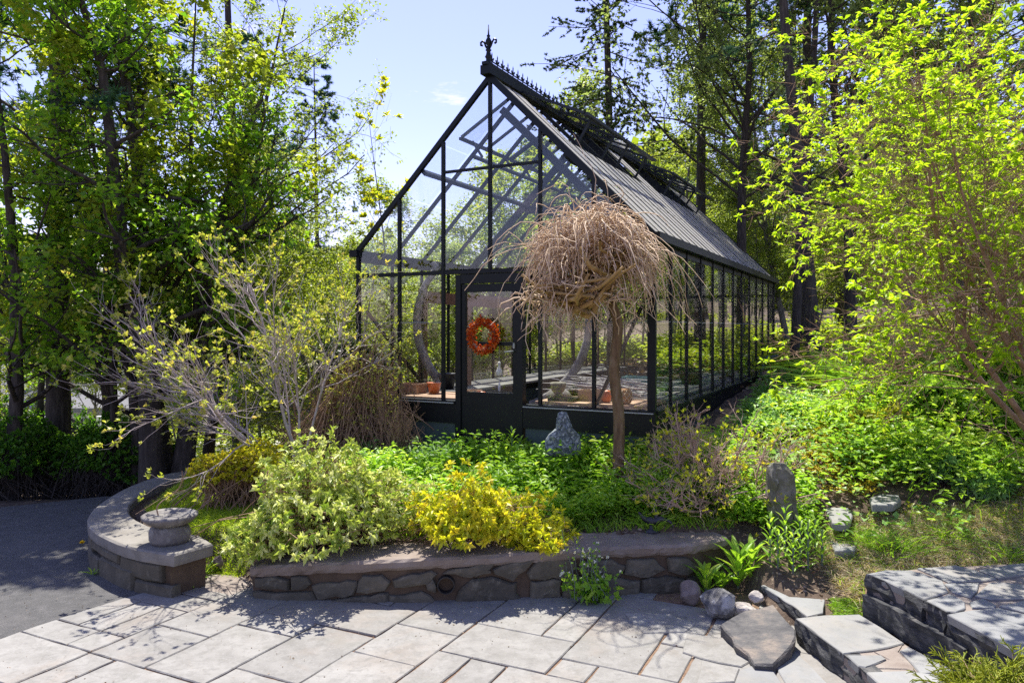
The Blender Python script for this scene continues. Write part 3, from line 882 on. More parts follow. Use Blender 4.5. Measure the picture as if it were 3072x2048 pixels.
# side flag leading towards the bed
flag([(352, 1128), (480, 1092), (600, 1092), (655, 1120), (630, 1250), (562, 1268), (500, 1222), (430, 1178)], .13, .05, conv=c6, seed=41, parent=steps)
riser([(350, 1128), (430, 1180), (500, 1225), (562, 1270)], .126, .0, .08, conv=c6, seed=8, amp=.012)

fs = thing('flagstone_border', 'irregular flat grey flagstones at the foot of the slate steps', 'flagstones', tuple(onz(740, 640)))
for k, p in enumerate([[(252, 1510), (330, 1480), (398, 1500), (470, 1600), (225, 1620)], [(392, 1440), (505, 1422), (655, 1568), (700, 1640), (490, 1620)],
                       [(20, 1345), (190, 1362), (308, 1465), (262, 1492), (80, 1455), (0, 1425)], [(84, 1465), (255, 1498), (235, 1560), (60, 1568)],
                       [(-260, 1250), (-60, 1255), (60, 1300), (10, 1335), (-180, 1340)]]):
    flag(p, .022, .05, conv=c6, seed=50 + k, parent=fs, mat='slab' if k > 1 else 'flag')

# boulders beside the wall's right end
def rock(name, x, y, z, r, seed, mat, label, cat='rock', **kw):
    c = onz(x, y, z)
    o = link(name, rock_mesh(name, (0, 0, 0), r, seed, **kw), M[mat])
    o.location = c
    return setp(o, label, cat)
rock('boulder', 718, 603, .10, (.135, .12, .125), 3, 'rock', 'rounded grey boulder streaked white at the patio edge left of the steps')
rock('boulder', 690, 593, .08, (.09, .09, .10), 5, 'rockb', 'brown rounded boulder against the right end of the fieldstone wall')
rock('rock', 741, 609, .05, (.125, .08, .065), 8, 'rockw', 'flat pale pointed rock lying right of the streaked boulder', cut=10)
rock('rock', 756, 597, .09, (.055, .05, .05), 9, 'rockw', 'smallest pinkish white rock above the pale pointed rock')
bl = MB().slab([onz(*c6(*p), .11).xy for p in ((165, 1295), (280, 1262), (400, 1250), (510, 1340), (492, 1392), (405, 1450), (330, 1440), (240, 1370))], -.03, .11, .012, .014, 77, tilt=(.10, .12)).build('boulder', M['rockd'])
setp(bl, 'large flat slate boulder tilted in front of the lower step', 'rock')

# ------------------------------------------------------------------ greenhouse
TG = R(27.4)
d1 = Vector((math.sin(TG), math.cos(TG), 0)); d2 = Vector((math.cos(TG), -math.sin(TG), 0))
C0 = Vector((1.413, 7.5, 0))
SF, SS, NB = .6225, .692, 12
WID, LEN = 6 * SF, NB * SS
ZE, ZT, ZS, ZR = 3.03, 2.736, 1.242, 3.03 + 3 * SF
UP = Vector((0, 0, 1))
def G(u, v, w): return C0 - d2 * u + d1 * v + UP * w
gh = thing('greenhouse', 'tall gabled glass greenhouse with green-black metal frame and open roof vents', 'greenhouse', tuple(G(WID / 2, LEN / 2, .62)))
def gb(name, p, q, w=.045, h=.05, up=(0, 0, 1), mat='frame', parent=gh):
    return MB().bar(p, q, w, h, up).build(name, M[mat], parent)
def pane(c4, parent=gh, mat='glass', th=.005, name='pane'):
    """glass sheet from four corners, shrunk slightly"""
    c = sum(c4, Vector((0, 0, 0))) / len(c4)
    n = (c4[1] - c4[0]).cross(c4[2] - c4[0]).normalized() * th / 2
    q = [p + (c - p).normalized() * .012 for p in c4]
    k = len(q)
    V = [p - n for p in q] + [p + n for p in q]
    Fc = [tuple(range(k))[::-1], tuple(range(k, 2 * k))] + [(i, (i + 1) % k, k + (i + 1) % k, k + i) for i in range(k)]
    return MB().add(V, Fc).build(name, M[mat], parent)
def rakez(u): return ZE + min(u, WID - u)
ZM = 2.16                                    # height of the horizontal glass seam
for side, u0, v0 in (('f', 0, 0), ('b', 0, LEN)):
    for k in range(7):
        u = k * SF
        corner = k in (0, 6)
        wdt = .085 if (k == 0 and side == 'f') else (.045 if corner else .034)
        bot = ZS if (k in (1, 2, 4, 5) or corner) else 2.74
        if side == 'b': bot = ZS
        top = rakez(u) - .02
        if corner: top = ZE
        gb('corner_post' if corner else 'glazing_bar', G(u, v0, bot if not corner else .5), G(u, v0, top), wdt, .045, up=d1)
    gb('rafter', G(-.05, v0, ZE - .03), G(WID / 2, v0, ZR + .02), .06, .07)
    gb('rafter', G(WID + .05, v0, ZE - .03), G(WID / 2, v0, ZR + .02), .05, .055)
    gb('transom', G(0, v0 + (.004 if side == 'f' else -.004), ZT), G(WID, v0 + (.004 if side == 'f' else -.004), ZT), .04, .042)
    gb('transom', G(2 * SF, v0, 3.90), G(4 * SF, v0, 3.90), .03, .03)
    gb('sill', G(-.03, v0 - .01, ZS), G(WID + .03, v0 - .01, ZS), .11, .035) if side == 'b' else None
    for k in range(6):
        ua, ub = k * SF + .02, (k + 1) * SF - .02
        pts = [G(ua, v0, ZT + .02), G(ub, v0, ZT + .02), G(ub, v0, rakez(ub) - .06), G(ua, v0, rakez(ua) - .06)]
        pane(pts)
        if side == 'f' and k in (2, 3): continue
        pane([G(ua, v0, ZS + .02), G(ub, v0, ZS + .02), G(ub, v0, ZM), G(ua, v0, ZM)])
        pane([G(ua, v0, ZM + .004), G(ub, v0, ZM + .004), G(ub, v0, ZT - .02), G(ua, v0, ZT - .02)])
        gb('glazing_clip', G(ua, v0 - .006, ZM), G(ub, v0 - .006, ZM), .008, .007, mat='seam')
for u, nm in ((0, 'r'), (WID, 'l')):
    s_ = -1 if u == 0 else 1
    gb('sill', G(u + .01 * s_, 0, ZS), G(u + .01 * s_, LEN, ZS), .11, .035)
    gb('gutter', G(u + .045 * s_, -.06, ZE - .015), G(u + .045 * s_, LEN + .06, ZE - .015), .11, .085)
    gb('eave_plate', G(u - .02 * s_, 0, ZE - .09), G(u - .02 * s_, LEN, ZE - .09), .05, .07)
    for k in range(1, NB):
        gb('glazing_bar', G(u, k * SS, ZS), G(u, k * SS, ZE - .06), .03, .036, up=d2)
    for k in range(NB):
        va, vb = k * SS + .02, (k + 1) * SS - .02
        gm = 'wallglass' if u == 0 else 'glass'
        pane([G(u, va, ZS + .02), G(u, vb, ZS + .02), G(u, vb, ZM), G(u, va, ZM)], mat=gm)
        pane([G(u, va, ZM + .004), G(u, vb, ZM + .004), G(u, vb, ZE - .06), G(u, va, ZE - .06)], mat=gm)
        gb('glazing_clip', G(u + .004 * s_, va, ZM), G(u + .004 * s_, vb, ZM), .008, .007, mat='seam')
# roof
def RP(side, q, v, lift=0.0):
    """point on the roof: q = 0 at the eave .. 1 at the ridge"""
    u = q * WID / 2
    if side > 0: return G(u - lift * .707, v, ZE + q * WID / 2 + lift * .707)
    return G(WID - u + lift * .707, v, ZE + q * WID / 2 + lift * .707)
# vents: (first bay, number of bays) on both slopes
VENTS = [(1, 2), (3, 2), (6.4, 2), (8.4, 2)]
def invent(k):
    return any(a - .01 <= k < a + n for a, n in VENTS)
for side in (1, -1):
    nrm = (RP(side, .5, 0, 1) - RP(side, .5, 0, 0)).normalized()
    for k in range(1, NB):
        gb('rafter', RP(side, 0, k * SS, -.012), RP(side, 1, k * SS, -.012),   .03 if k not in (4, 8) else .045, .045 if k not in (4, 8) else .10, up=nrm)
        if side > 0:
            gb('bar_cap', RP(side, .0, k * SS, .038), RP(side, .99 if not invent(k) else .64, k * SS, .038), .016, .008, up=nrm)
    gm = 'roofglass' if side > 0 else 'glass'
    if side > 0:
        for k in range(NB):
            v_ = (k + .5) * SS
            gb('bar_cap', RP(side, .0, v_, .036), RP(side, .99 if not any(a <= k + .5 < a + n for a, n in VENTS) else .64, v_, .036), .011, .006, up=nrm)
    for k in range(NB):
        va, vb = k * SS + .02, (k + 1) * SS - .02
        top = .64 if any(a <= k + .5 < a + n for a, n in VENTS) else .98
        for qa, qb in ((.01, .33), (.332, .64)) + (((.642, .98),) if top > .7 else ()):
            pane([RP(side, qa, va, .03), RP(side, qa, vb, .03), RP(side, qb, vb, .03), RP(side, qb, va, .03)], mat=gm)
    gb('purlin', RP(side, .5, 0, -.05), RP(side, .5, LEN, -.05), .05, .06, up=nrm)
    gb('purlin', RP(side, .65, .7, .0), RP(side, .65, LEN - .7, .0), .04, .05, up=nrm)
    # opened vents, hinged on the ridge
    for a, n in VENTS:
        va, vb = a * SS + .02, (a + n) * SS - .03
        Lv = WID / 2 * .36 * 1.414
        ang = R(24 if side > 0 else 30)
        def vp(s, v, up_=0.0):
            h = math.cos(ang) * s; z_ = -math.sin(ang) * s
            u = WID / 2 - h if side > 0 else WID / 2 + h
            return G(u, v, ZR + .06 + z_ + up_)
        vent = gb('roof_vent', vp(Lv, va), vp(Lv, vb), .05, .035, mat='vent')
        gb('vent_rail', vp(.02, va, .002), vp(.02, vb, .002), .05, .035, mat='vent', parent=vent)
        for v_ in (va, (va + vb) / 2, vb):
            gb('vent_rail', vp(.03, v_, .003), vp(Lv - .02, v_, .003), .035, .03, mat='vent', parent=vent)
        pane([vp(.04, va, .004), vp(.04, vb, .004), vp(Lv - .02, vb, .004), vp(Lv - .02, va, .004)], parent=vent, mat='glass')
        for v_ in (va + .25, vb - .25):
            gb('vent_arm', RP(side, .66, v_, .02), vp(Lv - .03, v_), .02, .03, mat='vent', parent=vent)
# ridge with cresting
gb('ridge', G(WID / 2, -.12, ZR + .07), G(WID / 2, LEN + .1, ZR + .07), .12, .10)
gb('ridge', G(WID / 2, -.14, ZR + .135), G(WID / 2, LEN + .1, ZR + .135), .06, .035)
mb = MB()
nC = 64
for k in range(nC):
    v = .04 + k * (LEN / nC)
    b = G(WID / 2, v, ZR + .15)
    w = .017
    mb.bar(b, b + UP * .13, .012, .016)
    mb.add([b + UP * .10 + d1 * -.010, b + UP * .10 + d1 * .010, b + UP * .165, b + UP * .13 + d2 * .008, b + UP * .13 - d2 * .008], [(0, 1, 3), (1, 2, 3), (2, 0, 3), (0, 4, 1), (1, 4, 2), (2, 4, 0)])
    mb.bar(b + UP * .075 - d1 * .028, b + UP * .075 + d1 * .028, .012, .014)
    mb.bar(b + UP * .075 - d1 * .028, b + UP * .10 - d1 * .036, .012, .012)
    mb.bar(b + UP * .075 + d1 * .028, b + UP * .10 + d1 * .036, .012, .012)
mb.bar(G(WID / 2, 0, ZR + .165), G(WID / 2, LEN, ZR + .165), .02, .03)
mb.bar(G(WID / 2, 0, ZR + .205), G(WID / 2, LEN, ZR + .205), .01, .012)
setp(mb.build('ridge_cresting', M['frame'], gh), kind='stuff')
# finial
fb = G(WID / 2, -.04, ZR + .12)
fin = MB().lathe(fb, [(.05, 0), (.055, .03), (.03, .05), (.028, .09), (.042, .11), (.03, .13), (.022, .17), (.036, .185), (.02, .20), (.016, .235), (.036, .27), (.03, .30), (.014, .33), (.022, .345), (.01, .36), (.004, .47)], 12).build('finial', M['frame'], gh, True)
mb = MB()
for s_ in (-1, 1):
    pts = []
    for k in range(9):
        a = R(-60 + k * 38)
        r_ = .045 - k * .0032
        pts.append(fb + UP * (.245 + math.sin(a) * r_) + d2 * s_ * (.055 - math.cos(a) * r_ * -1 * .6 - .02))
    pts = [fb + UP * .20 + d2 * s_ * .012, fb + UP * .235 + d2 * s_ * .035, fb + UP * .275 + d2 * s_ * .05, fb + UP * .30 + d2 * s_ * .075, fb + UP * .285 + d2 * s_ * .098, fb + UP * .255 + d2 * s_ * .098, fb + UP * .25 + d2 * s_ * .078]
    mb.tube(pts, [.012, .012, .012, .012, .012, .011, .013], 6)
mb.build('finial_scroll', M['frame'], fin, True)
# truss inside, braces
for v in (4 * SS, 8 * SS):
    gb('truss_rafter', RP(1, 0, v, -.12), RP(1, 1, v, -.12), .05, .10, up=(-d2 + UP))
    gb('truss_rafter', RP(-1, 0, v, -.12), RP(-1, 1, v, -.12), .05, .10, up=(d2 + UP))
    gb('collar_tie', G(.92, v + .03, 3.86), G(WID - .92, v + .03, 3.86), .04, .09)
gb('inner_rafter', G(-.02, .10, ZE - .24), G(WID / 2 - .1, .10, ZR - .34), .05, .08)
gb('brace', G(.98 * SF, .05, ZS + .05), G(.12, .05, 2.32), .04, .03)
gb('brace', G(WID - .08, .06, 2.3), G(WID - .06, 1.4, ZS), .04, .03)
# front sill left and right of the door, black fascia and grey-green knee board
UD0, UD1 = 3 * SF - .43, 3 * SF + .43
def front_box(name, u0, u1, z0, z1, th, out, mat):
    V = []
    for v in (-out, -out + th):
        for u, z in ((u0, z0), (u1, z0), (u1, z1), (u0, z1)): V.append(G(u, v, z))
    return MB().add(V, [(0, 1, 2, 3), (7, 6, 5, 4), (0, 4, 5, 1), (1, 5, 6, 2), (2, 6, 7, 3), (3, 7, 4, 0)]).build(name, M[mat], gh)
for u0, u1 in ((-.045, UD0 - .003), (UD1 + .003, WID + .03)):
    front_box('sill', u0, u1, ZS - .018, ZS + .018, .11, .065, 'frame')
    front_box('fascia', u0, u1, ZS - .24, ZS - .019, .07, .045, 'frame')
    front_box('knee_board', u0 + .02, u1 - .02, .2, ZS - .241, .05, .02, 'knee')
    front_box('sill_trim', u0 + .01, u1 - .01, ZS - .012, ZS + .0, .006, .071, 'seam')
for u, s_ in ((0, -1), (WID, 1)):
    for nm, z0, z1, th, mt, of in (('fascia', ZS - .24, ZS - .019, .05, 'frame', .03), ('knee_board', .1, ZS - .241, .04, 'knee', .01)):
        V = []
        for o_ in (of, of - th):
            for v, z in ((.03, z0), (LEN, z0), (LEN, z1), (.03, z1)): V.append(G(u + s_ * o_, v, z))
        MB().add(V, [(0, 1, 2, 3), (7, 6, 5, 4), (0, 4, 5, 1), (1, 5, 6, 2), (2, 6, 7, 3), (3, 7, 4, 0)]).build(nm, M[mt], gh)
V = []
for v in (LEN + .02, LEN - .03):
    for u, z in ((0, .3), (WID, .3), (WID, ZS - .02), (0, ZS - .02)): V.append(G(u, v, z))
MB().add(V, [(0, 1, 2, 3), (7, 6, 5, 4), (0, 4, 5, 1), (1, 5, 6, 2), (2, 6, 7, 3), (3, 7, 4, 0)]).build('knee_board', M['knee'], gh)
# door frame and door
front_box('door_jamb', UD0, UD0 + .07, .60, 2.70, .09, .05, 'frame')
front_box('door_jamb', UD1 - .07, UD1, .60, 2.70, .09, .05, 'frame')
front_box('door_head', UD0 + .07, UD1 - .07, 2.60, 2.70, .085, .047, 'frame')
DO0, DO1 = UD0 + .074, UD1 - .074
door = front_box('door', DO0, DO1, .64, 1.33, .035, .03, 'frame')
def dbox(name, u0, u1, z0, z1, th=.04, out=.034, mat='frame'):
    o = front_box(name, u0, u1, z0, z1, th, out, mat); o.parent = door; o.matrix_parent_inverse = Matrix(); return o
dbox('door_stile', DO0, DO0 + .05, 1.331, 2.59); dbox('door_stile', DO1 - .05, DO1, 1.331, 2.59)
dbox('door_rail', DO0 + .051, DO1 - .051, 2.50, 2.59); dbox('door_rail', DO0 + .051, DO1 - .051, 1.90, 1.94)
dbox('door_rail', DO0 + .051, DO1 - .051, 1.331, 1.37)
for z0, z1 in ((1.37, 1.90), (1.94, 2.50)):
    pane([G(DO0 + .06, -.012, z0 - .01), G(DO1 - .06, -.012, z0 - .01), G(DO1 - .06, -.012, z1 + .01), G(DO0 + .06, -.012, z1 + .01)], parent=door)
MB().tube([G(DO0 + .03, -.06, 1.84), G(DO0 + .03, -.09, 1.84), G(DO0 + .13, -.09, 1.83)], [.009, .009, .008], 8).build('door_handle', M['seam'], door, True)
MB().lathe(G(DO0 + .03, -.05, 1.90), [(.012, -.03), (.014, 0), (.012, .03)], 10).build('lock_plate', M['seam'], door)
# greenhouse floor
fl = MB().add([G(.05, .05, .68), G(WID - .05, .05, .68), G(WID - .05, LEN - .05, .68), G(.05, LEN - .05, .68),
               G(.05, .05, .3), G(WID - .05, .05, .3), G(WID - .05, LEN - .05, .3), G(.05, LEN - .05, .3)],
              [(0, 3, 2, 1), (4, 5, 6, 7), (0, 1, 5, 4), (1, 2, 6, 5), (2, 3, 7, 6), (3, 0, 4, 7)])
setp(fl.build('greenhouse_floor', M['bench']), kind='structure')

# ---- benches and things inside
def bench(name, label, u0, u1, v0, v1, ztop, along='u', mat='wood', npl=4):
    t = thing(name, label, 'bench', tuple(G((u0 + u1) / 2, (v0 + v1) / 2, .68)))
    for k in range(npl):
        if along == 'u':
            a = v0 + (v1 - v0) * k / npl + .006; b = v0 + (v1 - v0) * (k + 1) / npl - .006
            MB().bar(G(u0, (a + b) / 2, ztop - .015), G(u1, (a + b) / 2, ztop - .015), b - a, .03).build('plank', M[mat], t)
        else:
            a = u0 + (u1 - u0) * k / npl + .006; b = u0 + (u1 - u0) * (k + 1) / npl - .006
            MB().bar(G((a + b) / 2, v0, ztop - .015), G((a + b) / 2, v1, ztop - .015), b - a, .03).build('plank', M[mat], t)
    for u in (u0 + .06, u1 - .06):
        for v in (v0 + .05, v1 - .05):
            MB().bar(G(u, v, .68), G(u, v, ztop - .031), .05, .05, up=(1, 0, 0)).build('leg', M['bench'], t)
    return t
bench('potting_bench', 'plank potting bench behind the front glass right of the door', .10, 1.36, .10, .86, ZS + .045)
bench('potting_bench', 'plank potting bench behind the front glass left of the door', 2.40, 3.62, .10, .80, ZS + .03)
bench('long_bench', 'long weathered bench along the right glass wall inside', .10, .92, .95, 7.8, ZS + .03, 'v', 'bench', 3)
bench('long_bench', 'long weathered bench along the left glass wall inside', 2.85, 3.62, .9, 7.8, ZS + .03, 'v', 'bench', 3)
sp_ = thing('stick_pile', 'heap of thin grey sticks lying across the right potting bench', 'sticks', tuple(G(.8, .7, ZS + .05)))
rr = random.Random(4)
for k in range(62):
    a = rr.uniform(-.35, .35) + (rr.choice([-.5, .4]) if k % 5 == 0 else 0)
    cu, cv = rr.uniform(.35, 1.25), rr.uniform(.55, 1.5)
    ln = rr.uniform(.35, .85); z = ZS + .06 + rr.random() * .15
    p = G(cu - math.cos(a) * ln / 2, cv - math.sin(a) * ln / 2, z); q = G(cu + math.cos(a) * ln / 2, cv + math.sin(a) * ln / 2, z + rr.uniform(-.03, .10))
    mid = p.lerp(q, .5) + Vector((0, 0, rr.uniform(-.02, .02)))
    MB().tube([p, mid, q], [.008, .007, .004], 5).build('stick', M['sticks'], sp_)
def boxthing(name, label, cat, u, v, z, su, sv, sz, mat, rot=0.0, open_=True):
    c = G(u, v, z)
    t = thing(name, label, cat, tuple(c))
    a = TG * -1 + rot
    ca, sa = math.cos(a), math.sin(a)
    def P_(x, y): return (c.x + x * ca - y * sa, c.y + x * sa + y * ca)
    for nm, x, y, sx, sy in (('side', 0, -sv / 2, su, .012), ('side', 0, sv / 2, su, .012), ('side', -su / 2, 0, .012, sv - .026), ('side', su / 2, 0, .012, sv - .026)):
        px, py = P_(x, y)
        MB().box((px, py, z + sz / 2), (sx, sy, sz), a).build(nm, M[mat], t)
    MB().box((c.x, c.y, z + .006), (su - .03, sv - .03, .01), a).build('bottom', M[mat], t)
    return t, a
boxthing('cardboard_box', 'small open brown box on the right potting bench beside the trunk', 'box', .78, .42, ZS + .047, .32, .18, .12, 'box')
boxthing('cardboard_box', 'low brown box on the left potting bench edge beside the door', 'box', 2.42, .5, ZS + .032, .16, .3, .06, 'box')
# teal crate with round holes
t, a = boxthing('plastic_crate', 'teal plastic crate with rows of square holes on the right bench', 'crate', .75, 1.9, ZS + .03, .36, .25, .2, 'teal')
for i in range(6):
    for j in range(2):
        x = -.13 + i * .052; c = G(.75, 1.9, 0)
        px, py = c.x + x * math.cos(a) - (-.133) * math.sin(a), c.y + x * math.sin(a) + (-.133) * math.cos(a)
        MB().box((px, py, ZS + .10 + j * .06), (.022, .006, .022), a).build('hole_shade', M['black'], t)  # solid black box on the crate side; black colour stands for shade inside
# wicker lantern, orange pot, urn, shallow tray, planter
wl = thing('wicker_lantern', 'round orange wicker lantern on the right potting bench by the corner post', 'lantern', tuple(G(.38, .26, ZS + .047)))
c = G(.38, .26, ZS + .047)
MB().lathe(c, [(.05, 0), (.075, .02), (.082, .07), (.078, .12), (.06, .155), (.05, .16)], 18).build('shade', M['wicker'], wl, True)
for s_ in (1, -1):
    for k in range(9):
        pts = []
        for j in range(7):
            f = j / 6; a = s_ * f * 1.6 + k * .698
            r_ = .062 + .026 * math.sin(math.pi * f)
            pts.append(c + Vector((math.cos(a) * r_, math.sin(a) * r_, .005 + f * .15)))
        MB().tube(pts, .004, 4).build('cane', M['tangle'], wl)
def lathe_thing(name, label, cat, p, prof, mat, n=18, wob=0.0, part='body'):
    o = MB().lathe((0, 0, 0), prof, n, wob).build(name, M[mat], None, True)
    o.location = p
    return setp(o, label, cat)
lathe_thing('pot', 'glossy orange pot half hidden behind the weeping tree trunk', 'pot', G(.60, .30, ZS + .047), [(.03, 0), (.05, .02), (.058, .07), (.045, .12), (.035, .13), (.028, .12)], 'terra')
lathe_thing('urn', 'mossy grey stone urn on the bench right of the door', 'urn', G(1.22, .42, ZS + .047), [(.05, 0), (.055, .03), (.035, .05), (.075, .10), (.092, .17), (.085, .19), (.07, .17)], 'statue')
lathe_thing('bowl', 'wide pale upturned bowl on the bench right of the door', 'bowl', G(1.30, .62, ZS + .047), [(.15, 0), (.15, .02), (.12, .07), (.06, .10), (.0, .105)], 'basin')
lathe_thing('pot', 'small green-leaved terracotta pot just inside the door', 'pot', G(2.30, .55, ZS + .0), [(.03, -.6), (.03, -.02), (.045, .0), (.055, .07), (.05, .075), (.04, .05)], 'terra')
lathe_thing('pot', 'grey plastic pot on the right bench behind the stick heap', 'pot', G(.55, 2.3, ZS + .03), [(.08, 0), (.11, .16), (.12, .17), (.10, .16)], 'drift')
lathe_thing('pot', 'terracotta pot on the left bench close to the front glass', 'pot', G(2.95, .5, ZS + .03), [(.06, 0), (.085, .12), (.095, .14), (.075, .13)], 'terra')
lathe_thing('bucket', 'dark bucket on the left bench behind the terracotta pot', 'bucket', G(3.2, 1.2, ZS + .03), [(.09, 0), (.12, .2), (.125, .21), (.105, .2)], 'blackpipe')
lathe_thing('pot', 'wide brown pot halfway along the right glass wall', 'pot', G(.5, 3.6, ZS + .03), [(.12, 0), (.17, .14), (.18, .16), (.15, .15)], 'timber')
boxthing('seed_tray', 'flat dark seed tray on the front planks left of the stick heap', 'tray', 1.08, .24, ZS + .047, .3, .16, .04, 'blackpipe')
boxthing('wooden_crate', 'small wooden crate on the left potting bench', 'crate', 3.25, .45, ZS + .032, .3, .22, .12, 'wood')
hc = thing('metal_chair', 'dark metal chair with a hooped back standing inside right of the door', 'chair', tuple(G(1.4, 2.2, .68)))
for du_ in (0, .16):
    cc_ = G(1.36 - du_, 2.2 + du_ * .3, .68)
    MB().tube([cc_ + d2 * (-.09) + UP * .4, cc_ + d2 * (-.10) + UP * .8] + [cc_ + d2 * (-.10 * math.cos(a_)) + UP * (.8 + .12 * math.sin(a_)) for a_ in (.5, 1.0, 1.57, 2.1, 2.6)] + [cc_ + d2 * .10 + UP * .8, cc_ + d2 * .09 + UP * .4], .014, 6).build('hoop', M['blackpipe'], hc, True)
MB().bar(G(1.50, 2.1, 1.08), G(1.06, 2.2, 1.08), .4, .03).build('seat', M['blackpipe'], hc)
for u_, v_ in ((1.47, 1.95), (1.09, 2.0), (1.47, 2.25), (1.09, 2.32)):
    MB().bar(G(u_, v_, .68), G(u_, v_, 1.065), .025, .025, up=(1, 0, 0)).build('leg', M['blackpipe'], hc)
# small white wind-chime figure hanging inside the door
wc = thing('hanging_ornament', 'small white bell-shaped ornament hanging inside the door glass', 'ornament', tuple(G(1.86, .2, 1.5)))
c = G(1.86, .2, 1.55)
MB().lathe(c, [(.045, 0), (.035, .05), (.02, .09), (.012, .11), (.018, .125), (.018, .145), (.006, .16)], 12, .06).build('body', M['white'], wc, True)
MB().tube([c + UP * .155, c + UP * 1.05], .0018, 4).build('string', M['white'], wc)
MB().lathe(c + UP * -.18, [(.012, 0), (.016, .04), (.012, .09), (.003, .10)], 10).build('clapper', M['white'], wc, True)
MB().tube([c + UP * -.09, c + UP * 0.01], .0018, 4).build('string', M['white'], wc)
# timber post-and-beam frame seen through the greenhouse
tf = thing('timber_frame', 'brown post and beam timber frame standing inside behind the door', 'frame', tuple(at(500, 430, 10.6)))
def T_(x, y, Y=10.6): return at(x, y, Y)
zf = gz(*T_(422, 400).xy)
for x, top in ((423, 288), (467, 296)):
    p = T_(x, top); MB().bar((p.x, p.y, .6), (p.x, p.y, p.z), .12, .12, up=(1, 0, 0)).build('post', M['timber'], tf)
p, q = T_(428, 297, 10.5), T_(512, 303, 10.5)
MB().bar(p, q, .10, .16).build('beam', M['timber'], tf)
# grey driftwood limbs forming a broken ring inside the greenhouse
def limb(label, pts, rads, name='driftwood', mat='drift', cat='driftwood', seed=0):
    rr = random.Random(seed)
    P = densify([Vector(p) for p in pts], 5)
    r_ = np.interp(np.linspace(0, 1, len(P)), np.linspace(0, 1, len(rads)), rads)
    r_ = [x * rr.uniform(.93, 1.08) for x in r_]
    o = MB().tube(P, r_, 9).build(name, M[mat], None, True)
    return setp(o, label, cat)
YD = 10.1
def arc(a0_, a1_, n, cx_, cy_, r_, Y):
    return [at(cx_ + r_ * math.cos(R(a)), cy_ - r_ * math.sin(R(a)), Y) for a in np.linspace(a0_, a1_, n)]
limb('curved grey driftwood limb forming the left half of a ring inside', [at(433, 262, YD)] + arc(142, 248, 9, 503, 322, 86, YD), [.03, .045, .05, .055, .06, .062, .06, .05])
limb('curved grey driftwood limb forming the right half of a ring inside', arc(24, -72, 9, 503, 322, 86, YD), [.03, .042, .05, .056, .06, .06, .05, .04], seed=3)
# wreath on the door
wr = thing('wreath', 'round wreath of orange and red leaves hanging on the greenhouse door', 'wreath', tuple(G(1.92, -.07, 2.0)))
wc0 = G(1.92, -.07, 2.0)
mb = MB()
for k in range(24):
    pass
ringpts = [wc0 + d2 * (.15 * math.cos(6.2832 * k / 24)) + UP * (.15 * math.sin(6.2832 * k / 24)) for k in range(25)]
MB().tube(ringpts, .025, 7).build('twig_ring', M['barkb'], wr, True)

# ------------------------------------------------------------------ vegetation tools
def norm(v): return v / np.maximum(np.linalg.norm(v, axis=-1, keepdims=True), 1e-9)

def leafgeo(P, D, S, asp=.5, fold=.22, droop=.15, rg=rng, up=None, curl=0):
    """two-triangle folded leaves: base points P, directions D, lengths S"""
    n = len(P); D = norm(D)
    r_ = rg.normal(size=(n, 3)) if up is None else up + rg.normal(size=(n, 3)) * .25
    side = norm(np.cross(D, r_)); N = np.cross(side, D)
    S = S[:, None]
    mid = P + D * S * .45
    tip = P + D * S - np.array([0, 0, 1.]) * S * droop
    w = S * asp * .5
    V = np.stack([P, mid + side * w + N * S * fold * asp, tip, mid - side * w + N * S * fold * asp], 1).reshape(-1, 3)
    i = np.arange(n)[:, None] * 4
    T = np.concatenate([i + [0, 1, 2], i + [0, 2, 3]], 0)
    return V, T

def bladegeo(P, D, S, w, bend=.4, rg=rng, k=3):
    """curved grass blades / strap leaves"""
    n = len(P); D = norm(D); side = norm(np.cross(D, rg.normal(size=(n, 3)) * .3 + [0, 0, .0] + norm(np.stack([D[:, 1], -D[:, 0], D[:, 2] * 0], 1)) * .001 + rg.normal(size=(n, 3)) * .5))
    out = norm(np.stack([D[:, 0], D[:, 1], np.zeros(n)], 1) + rg.normal(size=(n, 3)) * [.3, .3, 0] + 1e-6)
    V = []
    W = (np.ones(n) * w)[:, None]
    S = S[:, None]; bend = (np.ones(n) * bend)[:, None]
    for j in range(k):
        f = j / k
        c = P + D * S * f + out * S * bend * f * f - np.array([0, 0, 1.]) * S * bend * f ** 3 * .6
        V.append(c + side * W * .5 * (1 - f * .35)); V.append(c - side * W * .5 * (1 - f * .35))
    V.append(P + D * S + out * S * bend - np.array([0, 0, 1.]) * S * bend * .6)
    V = np.stack(V, 1); m = 2 * k + 1
    V = V.reshape(-1, 3); i = np.arange(n)[:, None] * m
    T = []
    for j in range(k - 1):
        T += [i + [2 * j, 2 * j + 1, 2 * j + 3], i + [2 * j, 2 * j + 3, 2 * j + 2]]
    T.append(i + [2 * k - 2, 2 * k - 1, 2 * k])
    return V, np.concatenate(T, 0)

def leafobj(name, geos, mat, parent=None, tints=None, kind=None):
    Vs, Ts, At = [], [], []; b = 0
    for k, (V, T) in enumerate(geos):
        Vs.append(V); Ts.append(T + b); b += len(V)
    V = np.concatenate(Vs); T = np.concatenate(Ts)
    if tints is None:
        tints = []
        for (V_, T_) in geos: tints.append(None)
    for (V_, T_), t in zip(geos, tints):
        if t is None:
            At.append(rng.random(len(V_)))
        else: At.append(np.repeat(t, len(V_) // len(t)))
    o = link(name, npmesh(name, V, T, np.concatenate(At)), mat, parent)
    if kind: setp(o, kind=kind)
    return o

def per(t, n, V):
    return np.clip(t, 0, 1)

